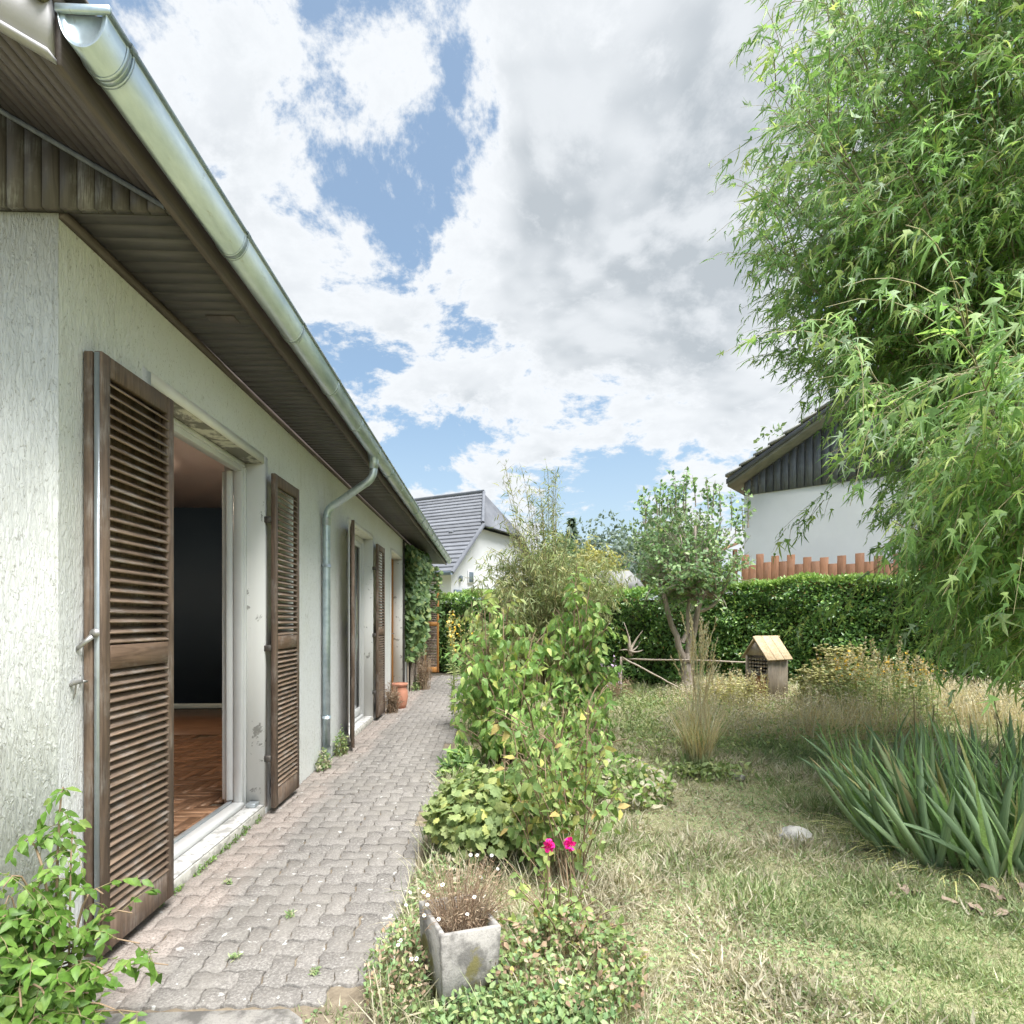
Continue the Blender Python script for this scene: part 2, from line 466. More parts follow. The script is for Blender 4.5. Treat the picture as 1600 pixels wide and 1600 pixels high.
# ------------------------------------------------------------------ objects and meshes
def mesh_np(name, V, F, mat=None, smooth=False):
    """V (n,3), F list of (m,k) int arrays"""
    me = bpy.data.meshes.new(name)
    V = np.asarray(V, dtype=np.float32)
    if not isinstance(F, (list, tuple)):
        F = [F]
    F = [np.asarray(f, dtype=np.int32) for f in F if len(f)]
    me.vertices.add(len(V))
    me.vertices.foreach_set('co', V.ravel())
    nl = sum(f.size for f in F)
    npoly = sum(len(f) for f in F)
    me.loops.add(nl)
    me.loops.foreach_set('vertex_index', np.concatenate([f.ravel() for f in F]))
    me.polygons.add(npoly)
    tot = np.concatenate([np.full(len(f), f.shape[1], dtype=np.int32) for f in F])
    st = np.concatenate([[0], np.cumsum(tot)[:-1]]).astype(np.int32)
    me.polygons.foreach_set('loop_start', st)
    if smooth:
        me.polygons.foreach_set('use_smooth', np.ones(npoly, dtype=bool))
    me.update(calc_edges=True)
    me.validate()
    if mat:
        me.materials.append(MATS[mat])
    return me
WM = {}
def obj(name, me, parent=None, M=None, label=None, kind=None):
    """one object; its own transform is in world space even under a parent"""
    o = bpy.data.objects.new(name, me)
    COL.objects.link(o)
    M = Matrix.Identity(4) if M is None else M
    if parent is not None:
        o.parent = parent
        o.matrix_parent_inverse = WM[parent.name].inverted()
    o.matrix_basis = M
    WM[o.name] = M.copy()
    if label:
        o['label'] = label
    if kind:
        o['kind'] = kind
    return o
def thing(name, loc, label, cat, group=None, me=None):
    o = obj(name, me, None, Matrix.Translation(loc), label)
    o['category'] = cat
    if group:
        o['group'] = group
    return o
class MB:
    """collects simple solids into one mesh"""
    def __init__(s):
        s.v, s.q, s.t = [], [], []
        s.n = 0
    def add(s, V, quads=(), tris=()):
        s.v += [tuple(p) for p in V]
        s.q += [tuple(i + s.n for i in f) for f in quads]
        s.t += [tuple(i + s.n for i in f) for f in tris]
        s.n += len(V)
        return s
    def box(s, lo, hi):
        (a, b, c), (d, e, f) = lo, hi
        V = [(a, b, c), (d, b, c), (d, e, c), (a, e, c), (a, b, f), (d, b, f), (d, e, f), (a, e, f)]
        return s.add(V, [(0, 3, 2, 1), (4, 5, 6, 7), (0, 1, 5, 4), (1, 2, 6, 5), (2, 3, 7, 6), (3, 0, 4, 7)])
    def bbox(s, lo, hi, bev=.004):
        """box with chamfered edges"""
        lo, hi = Vector(lo), Vector(hi)
        c = (lo + hi) / 2
        h = (hi - lo) / 2
        bev = min(bev, .45 * min(h))
        V, idx = [], {}
        for sx in (-1, 1):
            for sy in (-1, 1):
                for sz in (-1, 1):
                    for k in range(3):
                        e = [h.x - bev, h.y - bev, h.z - bev]
                        e[k] = h[k]
                        idx[(sx, sy, sz, k)] = len(V)
                        V.append((c.x + sx * e[0], c.y + sy * e[1], c.z + sz * e[2]))
        Q, T = [], []
        S = (-1, 1)
        def ordq(f, nrm):
            a, b, cc = (Vector(V[i]) for i in f[:3])
            if (b - a).cross(cc - b).dot(nrm) < 0:
                f = f[::-1]
            return tuple(f)
        for k in range(3):
            o1, o2 = [a for a in range(3) if a != k]
            for sg in S:
                f = []
                for a, b in ((-1, -1), (1, -1), (1, 1), (-1, 1)):
                    t = [0, 0, 0]
                    t[k], t[o1], t[o2] = sg, a, b
                    f.append(idx[(*t, k)])
                nv = Vector((0, 0, 0))
                nv[k] = sg
                Q.append(ordq(f, nv))
        for k in range(3):
            o1, o2 = [a for a in range(3) if a != k]
            for a in S:
                for b in S:
                    t0, t1 = [0, 0, 0], [0, 0, 0]
                    t0[o1] = t1[o1] = a
                    t0[o2] = t1[o2] = b
                    t0[k], t1[k] = -1, 1
                    f = [idx[(*t0, o1)], idx[(*t1, o1)], idx[(*t1, o2)], idx[(*t0, o2)]]
                    nv = Vector((0, 0, 0))
                    nv[o1], nv[o2] = a, b
                    Q.append(ordq(f, nv))
        for a in S:
            for b in S:
                for d in S:
                    T.append(ordq([idx[(a, b, d, k)] for k in range(3)], Vector((a, b, d))))
        return s.add(V, Q, T)
    def prism(s, poly, axis, a, b):
        """polygon in the two other axes, extruded along axis from a to b"""
        n = len(poly)
        def P(u, v, w):
            return {'X': (w, u, v), 'Y': (u, w, v), 'Z': (u, v, w)}[axis]
        V = [P(u, v, a) for u, v in poly] + [P(u, v, b) for u, v in poly]
        Q = [(i, (i + 1) % n, n + (i + 1) % n, n + i) for i in range(n)]
        T = [(0, i + 1, i) for i in range(1, n - 1)] + [(n, n + i, n + i + 1) for i in range(1, n - 1)]
        return s.add(V, Q, T)
    def tube(s, pts, rad, sides=6, cap=True):
        pts = [Vector(p) for p in pts]
        n = len(pts)
        rad = [rad] * n if isinstance(rad, (int, float)) else list(rad)
        ref = Vector((.31, .17, .93))
        V = []
        for i, p in enumerate(pts):
            t = (pts[min(i + 1, n - 1)] - pts[max(i - 1, 0)])
            t = t.normalized() if t.length > 1e-9 else Vector((0, 0, 1))
            if abs(t.dot(ref)) > .96:
                ref = Vector((.93, .31, .17))
            u = t.cross(ref).normalized()
            w = t.cross(u)
            for k in range(sides):
                a = 2 * math.pi * k / sides
                V.append(p + (u * math.cos(a) + w * math.sin(a)) * rad[i])
        Q = []
        for i in range(n - 1):
            for k in range(sides):
                k2 = (k + 1) % sides
                Q.append((i * sides + k, i * sides + k2, (i + 1) * sides + k2, (i + 1) * sides + k))
        T = []
        if cap:
            for base in (0, (n - 1) * sides):
                T += [(base, base + k, base + k + 1) for k in range(1, sides - 1)]
        return s.add(V, Q, T)
    def lathe(s, prof, loc=(0, 0, 0), sides=20):
        V = []
        for r, z in prof:
            for k in range(sides):
                a = 2 * math.pi * k / sides
                V.append((loc[0] + r * math.cos(a), loc[1] + r * math.sin(a), loc[2] + z))
        Q = []
        for i in range(len(prof) - 1):
            for k in range(sides):
                k2 = (k + 1) % sides
                Q.append((i * sides + k, i * sides + k2, (i + 1) * sides + k2, (i + 1) * sides + k))
        return s.add(V, Q)
    def xform(s, M, start=0):
        s.v = s.v[:start] + [tuple(M @ Vector(p)) for p in s.v[start:]]
        return s
    def mesh(s, name, mat, smooth=False):
        return mesh_np(name, np.array(s.v), [np.array(s.q, dtype=np.int32).reshape(-1, 4), np.array(s.t, dtype=np.int32).reshape(-1, 3)], mat, smooth)
    def build(s, name, mat, parent=None, M=None, smooth=False, label=None, kind=None):
        return obj(name, s.mesh(name, mat, smooth), parent, M, label, kind)

# ------------------------------------------------------------------ foliage tools
def unit(a):
    a = np.asarray(a, dtype=float)
    return a / np.maximum(np.linalg.norm(a, axis=-1, keepdims=True), 1e-9)
def frames(axis, up, scale, wscale=None):
    """rotation-scale matrices: column 1 = leaf axis, column 2 = leaf normal"""
    y = unit(axis)
    x = unit(np.cross(y, up))
    z = np.cross(x, y)
    sc = np.asarray(scale, dtype=float)[:, None]
    w = sc if wscale is None else np.asarray(wscale, dtype=float)[:, None]
    return np.stack([x * w, y * sc, z * w], axis=2)
def rdir(n, zbias=0.0):
    v = rng.normal(size=(n, 3))
    v[:, 2] += zbias
    return unit(v)
def leaf_simple(w=.42, fold=.10, droop=.18):
    """ovate leaf, folded along the midrib, tip drooping"""
    V = [(0, 0, 0), (-.5 * w, .30, fold * w), (0, .33, 0), (.5 * w, .30, fold * w), (-.36 * w, .66, fold * w * .7 - droop * .35), (0, .68, -droop * .4), (.36 * w, .66, fold * w * .7 - droop * .35), (0, 1, -droop)]
    F = [(0, 2, 1), (0, 3, 2), (1, 2, 5), (1, 5, 4), (2, 3, 6), (2, 6, 5), (4, 5, 7), (5, 6, 7)]
    return np.array(V, float), np.array(F)
def leaf_small(w=.45):
    V = [(0, 0, 0), (-.5 * w, .45, .06), (0, 1, -.08), (.5 * w, .45, .06)]
    return np.array(V, float), np.array([(0, 2, 1), (0, 3, 2)])
def leaf_mid(w=.46):
    """four-faced leaf folded along the midrib"""
    V = [(0, 0, 0), (-.5 * w, .42, .05), (0, .45, 0), (.5 * w, .42, .05), (0, 1, -.12)]
    return np.array(V, float), np.array([(0, 2, 1), (0, 3, 2), (1, 2, 4), (2, 3, 4)])
def leaf_maple():
    """deeply cut five-lobed leaf with toothed middle lobe"""
    def pt(a, r, z=0):
        return (math.sin(R(a)) * r, .18 + math.cos(R(a)) * r, z)
    V = [(0, 0, 0), (0, .22, .03)]
    ring = [(-118, .26, -.05), (-70, .07, .02), (-40, .60, -.12), (-20, .10, .03), (-7, .42, .0), (0, .86, -.24), (7, .42, .0), (20, .10, .03), (40, .60, -.12), (70, .07, .02), (118, .26, -.05)]
    for a, r, z in ring:
        V.append(pt(a, r, z))
    o = 2
    F = [(1, o + 1, o + 0), (1, o + 2, o + 1), (1, o + 3, o + 2), (1, o + 4, o + 3), (1, o + 5, o + 4), (1, o + 6, o + 5), (1, o + 7, o + 6), (1, o + 8, o + 7), (1, o + 9, o + 8), (1, o + 10, o + 9), (0, 1, o + 0), (0, o + 10, 1)]
    return np.array(V, float), np.array(F)
def leaf_lobed():
    V = [(0, 0, 0), (0, .42, .05)]
    ring = [(-150, .52), (-118, .42), (-88, .62), (-62, .47), (-38, .64), (-18, .50), (0, .68), (18, .50), (38, .64), (62, .47), (88, .62), (118, .42), (150, .52)]
    for a, r in ring:
        V.append((math.sin(R(a)) * r, .42 + math.cos(R(a)) * r * .9, -.10 + .06 * math.sin(a)))
    k = len(ring)
    F = [(1, 2 + i + 1, 2 + i) for i in range(k - 1)] + [(1, 0, 2 + k - 1), (1, 2, 0)]
    return np.array(V, float), np.array(F)
def blade(seg=3, w=.06, bend=.35):
    V, F = [], []
    for i in range(seg + 1):
        t = i / seg
        ww = w * (1 - t) ** .7 * .5
        y, z = t * (1 - .25 * bend * t), bend * t * t * .8
        if i == seg:
            V.append((0, y, -z))
        else:
            V += [(-ww, y, -z), (ww, y, -z)]
    for i in range(seg - 1):
        a = 2 * i
        F += [(a, a + 1, a + 3), (a, a + 3, a + 2)]
    a = 2 * (seg - 1)
    F.append((a, a + 1, a + 2))
    return np.array(V, float), np.array(F)
def scatter_mesh(name, tmpl, Ms, P, mat):
    V, F = tmpl
    n, k = len(P), len(V)
    W = np.einsum('nij,kj->nki', Ms, V) + P[:, None, :]
    FF = (F[None] + (np.arange(n) * k)[:, None, None]).reshape(-1, F.shape[1])
    return mesh_np(name, W.reshape(-1, 3), FF, mat)
def in_view_score(P):
    """distance to the camera, far for what lies out of its view"""
    th = math.atan(35 / 870)
    c, s = math.cos(th), math.sin(th)
    cx = P[:, 0] * c - P[:, 1] * s
    d = P[:, 0] * s + P[:, 1] * c
    px = 800 + 870 * cx / np.maximum(d, .05)
    py = 970 - 870 * (P[:, 2] - CAM_H) / np.maximum(d, .05)
    bad = (px < 5) | (px > 1595) | (py < 5) | (py > 1595) | (d < .1)
    return d + bad * 1e4
def foliage(parent, tmpl, Ms, P, mat, single=0, name='foliage', leafname='leaf'):
    """the leaves of a plant: the ones that show largest are parts of their own, the rest one mass"""
    order = np.argsort(in_view_score(P))
    if single:
        me = mesh_np(leafname, tmpl[0], tmpl[1], mat)
        for i in order[:single]:
            M = Matrix.Identity(4)
            for a in range(3):
                for b in range(3):
                    M[a][b] = Ms[i, a, b]
                M[a][3] = P[i, a]
            obj(leafname, me, parent, M)
    rest = order[single:]
    if len(rest):
        obj(name, scatter_mesh(name, tmpl, Ms[rest], P[rest], mat), parent, None, None, 'stuff')
def bez(a, b, c, n=8):
    a, b, c = (np.asarray(v, float) for v in (a, b, c))
    t = np.linspace(0, 1, n)[:, None]
    return (1 - t) ** 2 * a + 2 * t * (1 - t) * b + t * t * c

# ================================================================== ground and path
def ground_z(X, Y):
    z = -.028 + .012 * np.sin(X * 2.1 + 1) * np.cos(Y * 1.7) + .006 * np.sin(X * 5.3) * np.sin(Y * 4.9)
    return np.where(X < .2, np.minimum(z, -.03), z)
def ground():
    # one sheet to the horizon, finer and slightly uneven near the camera
    xs = np.concatenate([[-600, -200, -60, -20], np.linspace(-8, 14, 89), [25, 60, 200, 600]])
    ys = np.concatenate([[-300, -60, -10], np.linspace(-2, 18, 81), [30, 60, 150, 400, 900]])
    X, Y = np.meshgrid(xs, ys, indexing='ij')
    Z = ground_z(X, Y)
    V = np.stack([X, Y, Z], -1).reshape(-1, 3)
    a, b = len(xs), len(ys)
    i, j = np.meshgrid(np.arange(a - 1), np.arange(b - 1), indexing='ij')
    q = np.stack([i * b + j, (i + 1) * b + j, (i + 1) * b + j + 1, i * b + j + 1], -1).reshape(-1, 4)
    obj('ground', mesh_np('ground', V, q, 'lawn_soil', True), kind='structure')
ground()

def path():
    bed = MB().box((-1.47, 1.3, -.06), (-.36, 13.6, -.0125))
    pth = bed.build('path', 'joint_sand', kind='structure')
    ux, uy = .0835, .0935
    x0, y0 = -1.468, 1.86
    def warp(u, v):
        return u + .07 * math.sin(2 * math.pi * v), v + .075 * math.sin(2 * math.pi * u)
    def brick(w, h, seed):
        g = .020
        r = random.Random(seed)
        ring = []
        nu, nv = (8, 5) if w > h else (5, 8)
        edge = [(g + (w - 2 * g) * k / nu, g) for k in range(nu)] + [(w - g, g + (h - 2 * g) * k / nv) for k in range(nv)]
        edge += [(w - g - (w - 2 * g) * k / nu, h - g) for k in range(nu)] + [(g, h - g - (h - 2 * g) * k / nv) for k in range(nv)]
        cx, cy = w / 2, h / 2
        V = []
        n = len(edge)
        for lvl, (ins, z) in enumerate(((0, -.03), (0, -.002), (.03, .0))):
            for u, v in edge:
                uu, vv = warp(u, v)
                uu += (cx - uu) * ins * 1.2 / w + r.uniform(-.008, .008) * (lvl > 0)
                vv += (cy - vv) * ins * 1.2 / h + r.uniform(-.008, .008) * (lvl > 0)
                V.append((uu * ux, vv * uy, z))
        V.append((cx * ux, cy * uy, .0006))
        Q = [(l * n + i, l * n + (i + 1) % n, (l + 1) * n + (i + 1) % n, (l + 1) * n + i) for l in range(2) for i in range(n)]
        T = [(2 * n + i, 2 * n + (i + 1) % n, 3 * n) for i in range(n)]
        return np.array(V), np.array(Q), np.array(T)
    HM = [brick(2, 1, s) for s in range(4)]
    VM_ = [brick(1, 2, s + 9) for s in range(4)]
    SM = [brick(1, 1, s + 19) for s in range(4)]
    KIND = {'h': HM, 'v': VM_, 's': SM}
    KME = {k: [mesh_np('paver', m[0], [m[1], m[2]], 'paver_concrete') for m in v] for k, v in KIND.items()}
    spots = []
    nx, ny = 13, 118
    for i in range(-1, nx):
        for j in range(-1, ny):
            c = (i - j) % 4
            if c == 0:
                k, w, h = 'h', 2, 1
            elif c == 3:
                k, w, h = 'v', 1, 2
            else:
                continue
            if i < 0 or i + w > nx or j < 0:
                continue
            x, y = x0 + i * ux, y0 + j * uy
            if x + w * ux > -.36 + .03 * math.sin(y * 3.1):
                continue
            if y < 1.95 and x > -.62:
                continue
            spots.append((y, k, x, rnd.randrange(4)))
    taken = set()
    for y, k, x, q in spots:
        i, j = round((x - x0) / ux), round((y - y0) / uy)
        taken |= {(i, j), (i + 1, j)} if k == 'h' else {(i, j), (i, j + 1)}
    for i in range(nx):
        for j in range(ny):
            x, y = x0 + i * ux, y0 + j * uy
            if (i, j) in taken or x + ux > -.355 + .03 * math.sin(y * 3.1) or (y < 1.95 and x > -.62):
                continue
            spots.append((y, 's', x, rnd.randrange(4)))
    spots.sort()
    rest_v, rest_q, rest_t, off = [], [], [], 0
    for cnt, (y, k, x, s) in enumerate(spots):
        M = Matrix.Translation((x, y, rnd.uniform(-.005, .002))) @ Matrix.Rotation(rnd.gauss(0, .016), 4, 'X') @ Matrix.Rotation(rnd.gauss(0, .016), 4, 'Y') @ Matrix.Rotation(rnd.gauss(0, .022), 4, 'Z')
        if cnt < 300:
            obj('paver', KME[k][s], pth, M)
        else:
            V, Q, T = KIND[k][s]
            A = np.array(M)
            rest_v.append(V @ A[:3, :3].T + A[:3, 3])
            rest_q.append(Q + off)
            rest_t.append(T + off)
            off += len(V)
    obj('far_pavers', mesh_np('far_pavers', np.concatenate(rest_v), [np.concatenate(rest_q), np.concatenate(rest_t)], 'paver_concrete'), pth, kind='stuff')
    # cast concrete strip where the pavers end, its edge broken
    poly = [(-1.32, 1.25), (-.70, 1.25), (-.60, 1.55), (-.555, 1.72), (-.60, 1.80), (-.655, 1.845), (-1.45, 1.845), (-1.45, 1.4)]
    MB().prism(poly, 'Z', -.05, -.006).build('concrete_apron', 'rough_slab', kind='structure')
path()

# ================================================================== the house on the left
WX, CY, SZ = -1.47, 1.96, 2.66          # wall face, gable corner, soffit height
END = 13.25                             # far end of the house
SLOPE = .57                             # roof pitch
house = thing('house', (-5.2, 7.6, 0), 'long single-storey house with pale rough plaster, brown shutters and zinc gutter', 'house')
def boards(lo, hi, step, axis):
    k = lo
    while k < hi - 1e-6:
        yield k, min(k + step, hi)
        k += step

HOLES = [(2.47, 3.69, .045, 2.285), (5.86, 7.06, .045, 2.285), (8.38, 9.41, .045, 2.29)]
def walls():
    ys = sorted({CY, END} | {h[0] for h in HOLES} | {h[1] for h in HOLES})
    zs = sorted({-.05, SZ + .3} | {h[2] for h in HOLES} | {h[3] for h in HOLES})
    def hole(y, z):
        return any(a < y < b and c < z < d for a, b, c, d in HOLES)
    m = MB()
    for y0, y1 in zip(ys, ys[1:]):
        for z0, z1 in zip(zs, zs[1:]):
            if hole((y0 + y1) / 2, (z0 + z1) / 2):
                continue
            m.add([(WX, y0, z0), (WX, y1, z0), (WX, y1, z1), (WX, y0, z1)], [(0, 1, 2, 3)])
            m.add([(WX - .25, y0, z0), (WX - .25, y1, z0), (WX - .25, y1, z1), (WX - .25, y0, z1)], [(3, 2, 1, 0)])
    m.v = [(x, max(y, CY + .0006), z) for x, y, z in m.v]
    m.build('front_wall', 'plaster_wall', house)
    # gable walls and rear wall
    g = MB()
    zt = SZ + .02
    poly = [(-8.93, -.05), (WX, -.05), (WX, zt), (-5.2, zt + (5.2 - 1.47) * SLOPE), (-8.93, zt)]
    g.prism([(-8.93, -.05), (WX - .0005, -.05), (WX - .0005, zt), (-8.93, zt)], 'Y', CY, CY + .25)
    g.build('gable_wall', 'plaster_wall', house)
    MB().prism(poly, 'Y', END - .25, END).build('far_gable_wall', 'plaster_wall', house)
    r = MB()  # unseen wide opening added in this wall to let daylight into the room
    r.box((-8.93, CY + .25, -.05), (-8.68, 2.5, zt)).box((-8.93, 7.5, -.05), (-8.68, END - .25, zt))
    r.box((-8.93, 2.5, -.05), (-8.68, 7.5, .06)).box((-8.93, 2.5, 2.45), (-8.68, 7.5, zt))
    r.build('rear_wall', 'plaster_wall', house)
    # smooth white paint in the reveals and the raised band round each opening
    for n, (a, b, c, d) in enumerate(HOLES):
        x1, x2 = WX + .004, WX - .25
        MB().box((x2, b - .004, c), (x1, b + .05, d + .05)).build('reveal', 'reveal_paint', house)
        MB().box((x2, a - .05, c), (x1, a + .004, d + .05)).build('reveal', 'reveal_paint', house)
        MB().box((x2, a + .004, d - .004), (WX - .004, b - .004, d + .05)).build('lintel', 'lintel_stain' if n == 0 else 'reveal_paint', house)
        fr = MB()
        fr.box((WX - .0035, a + .0045, d - .002), (WX + .0035, b - .0045, d + .055))
        fr.build('lintel_band', 'white_trim', house)
walls()

def gable_cladding():
    i = 0
    for a, b in boards(-3.4, -1.085, .0575, 'X'):
        i += 1
        za = SZ + SLOPE * (-1.085 - a)
        zb = SZ + SLOPE * (-1.085 - b)
        g = .0026
        dep = rnd.uniform(-.001, .001)
        MB().prism([(a + g, SZ - .012), (b - g, SZ - .012), (b - g, zb + .01), (a + g, za + .01)], 'Y', CY - .030 + dep, CY - .008).build('cladding_board', 'cladding_wood', house)
    MB().prism([(-8.9, SZ - .01), (-1.09, SZ - .01), (-5.2, SZ + SLOPE * 4.1)], 'Y', CY - .008, CY - .001).build('gable_backing', 'dark_metal', house)
    MB().prism([(-8.9, SZ - .012), (-3.4, SZ - .012), (-3.4, SZ + SLOPE * 2.3), (-5.2, SZ + SLOPE * 4.1)], 'Y', CY - .03, CY - .009).build('upper_cladding', 'cladding_wood', house)
    # quarter-round bead along the top of the cladding
    pts = [(-1.09 - t, CY - .04, SZ + SLOPE * t - .008) for t in (0, 1.2, 2.3)]
    MB().tube(pts, .009, 8).build('cladding_bead', 'grey_cladding', house, smooth=True)
gable_cladding()

def soffits():
    # flat boarding under the eave, boards laid across
    near, far = CY - .003, END + .55
    i = 0
    for a, b in boards(near, far, .068, 'Y'):
        g = .0022
        z = SZ + rnd.uniform(0, .0015)
        MB().box((WX - .02, a + g, z), (-1.085, b - g, z + .014)).build('soffit_board', 'soffit_wood', house)
    MB().box((WX - .02, near, SZ + .016), (-1.09, far, SZ + .03)).build('soffit_backing', 'dark_metal', house)
    # ventilation grille
    v = MB().bbox((-1.30, 2.60, SZ - .008), (-1.17, 2.66, SZ - .0005), .003)
    v.build('soffit_vent', 'rake_soffit_wood', house)
    # moulding where soffit and wall meet
    MB().prism([(WX + .001, SZ - .028), (WX + .018, SZ - .022), (WX + .028, SZ - .0015), (WX + .001, SZ - .0015)], 'Y', CY + .001, END).build('cornice_moulding', 'fascia_wood', house)
    # sloping boarding under the verge, boards run along the house
    for e, (ya, yb) in enumerate(((1.425, CY - .031), (END + .001, END + .56))):
        k = 0
        for t0, t1 in boards(0, 1.35 if e == 0 else .9, .052, 'X'):
            g = .0019
            dz = rnd.uniform(0, .0015)
            P = []
            for t in (t0 + g, t1 - g):
                P.append((-1.088 - t, SZ + SLOPE * t + dz))
            poly = [P[0], (P[0][0], P[0][1] + .014), (P[1][0], P[1][1] + .014), P[1]]
            if e == 1 and t1 < .5:
                poly = [(p[0], p[1]) for p in poly]
            MB().prism(poly, 'Y', ya, yb).build('verge_soffit_board', 'rake_soffit_wood', house)
        s = 1.352 if e == 0 else .902
        MB().prism([(-1.088 - s, SZ + SLOPE * s), (-5.2, SZ + SLOPE * 4.112), (-5.2, SZ + SLOPE * 4.112 + .014), (-1.088 - s, SZ + SLOPE * s + .014)], 'Y', ya, yb).build('verge_soffit', 'rake_soffit_wood', house)
    # fascia behind the gutter
    MB().bbox((-1.085, 1.425, SZ - .022), (-1.062, END + .56, SZ + .11), .003).build('fascia', 'fascia_wood', house)
    # pale barge boards at both ends
    for y0, y1 in ((1.40, 1.4235), (END + .562, END + .585)):
        poly = [(-1.075, SZ - .012), (-5.2, SZ - .012 + SLOPE * 4.125), (-5.2, SZ + .14 + SLOPE * 4.125), (-1.075, SZ + .125)]
        b = MB().prism(poly, 'Y', y0, y1)
        b.prism([(p[0] + (.004 if p[0] > -2 else 0), p[1]) for p in [(-1.075, SZ - .024), (-5.2, SZ - .024 + SLOPE * 4.125), (-5.2, SZ - .011 + SLOPE * 4.125), (-1.075, SZ - .011)]], 'Y', y0 - .006, y1)
        b.build('barge_board', 'barge_white', house)
soffits()

def roof():
    ya, yb = 1.40, END + .58
    # structural slab
    t = .03
    zt = SZ + .118
    poly = [(-1.06, zt), (-5.2, zt + SLOPE * 4.14), (-9.34, zt), (-9.34, zt + t), (-5.2, zt + SLOPE * 4.14 + t), (-1.06, zt + t)]
    rf = MB().prism([poly[0], poly[1], poly[4], poly[5]], 'Y', ya + .012, yb - .012)
    rf.prism([poly[1], poly[2], poly[3], poly[4]], 'Y', ya + .012, yb - .012)
    rf = rf.build('roof', 'roof_tile', house)
    # tiles: the eave course one by one, the courses above as one mass
    L, Wd = .36, .249
    def tile():
        V, Q = [], []
        for j, s in enumerate((0, 1)):
            for layer in (0, 1):
                for k in range(7):
                    u = k / 6
                    w = .016 * (math.sin(u * 2 * math.pi) * .5 + .5)
                    V.append((-s * L, u * Wd, SLOPE * s * L + w + layer * .016 + (0.010 if s == 0 else 0)))
        def I(s, l, k):
            return s * 14 + l * 7 + k
        for k in range(6):
            Q.append((I(0, 1, k), I(0, 1, k + 1), I(1, 1, k + 1), I(1, 1, k)))
            Q.append((I(0, 0, k + 1), I(0, 0, k), I(1, 0, k), I(1, 0, k + 1)))
            Q.append((I(0, 0, k), I(0, 0, k + 1), I(0, 1, k + 1), I(0, 1, k)))
        for k in (0, 6):
            Q.append((I(0, 0, k), I(0, 1, k), I(1, 1, k), I(1, 0, k)))
        return np.array(V), np.array(Q)
    TV, TQ = tile()
    me = mesh_np('roof_tile', TV, TQ, 'roof_tile', True)
    n = int((yb - ya) / .2475)
    vs_, qs, off = [], [], 0
    for c in range(13):
        for k in range(n + 1):
            p = np.array((-1.018 - c * .325, ya + k * .2475, zt + .032 - .02 + SLOPE * c * .325))
            if c == 0:
                obj('roof_tile', me, rf, Matrix.Translation(p))
            else:
                vs_.append(TV + p)
                qs.append(TQ + off)
                off += len(TV)
    for c in range(13):
        for k in range(n + 1):
            p = np.array((-9.38 + c * .325, ya + k * .2475, zt + .012 + SLOPE * c * .325))
            W = TV.copy()
            W[:, 0] *= -1
            vs_.append(W + p)
            qs.append(TQ[:, ::-1] + off)
            off += len(TV)
    obj('upper_tiles', mesh_np('upper_tiles', np.concatenate(vs_), np.concatenate(qs), 'roof_tile', True), rf, kind='stuff')
    # tufts of moss on the end tile
    for k, (x, z, r) in enumerate(((-1.085, SZ + .118, .017), (-1.10, SZ + .14, .020), (-1.07, SZ + .152, .015))):
        m = MB().lathe([(0.001, -r), (r * .7, -r * .7), (r, 0), (r * .75, r * .65), (.001, r)], (0, 0, 0), 9)
        m.v = [(a * rnd.uniform(.8, 1.2), b * rnd.uniform(.8, 1.2), c * rnd.uniform(.8, 1.2)) for a, b, c in m.v]
        m.build('moss_tuft', 'moss', rf, Matrix.Translation((x, 1.392, z)), True)
roof()

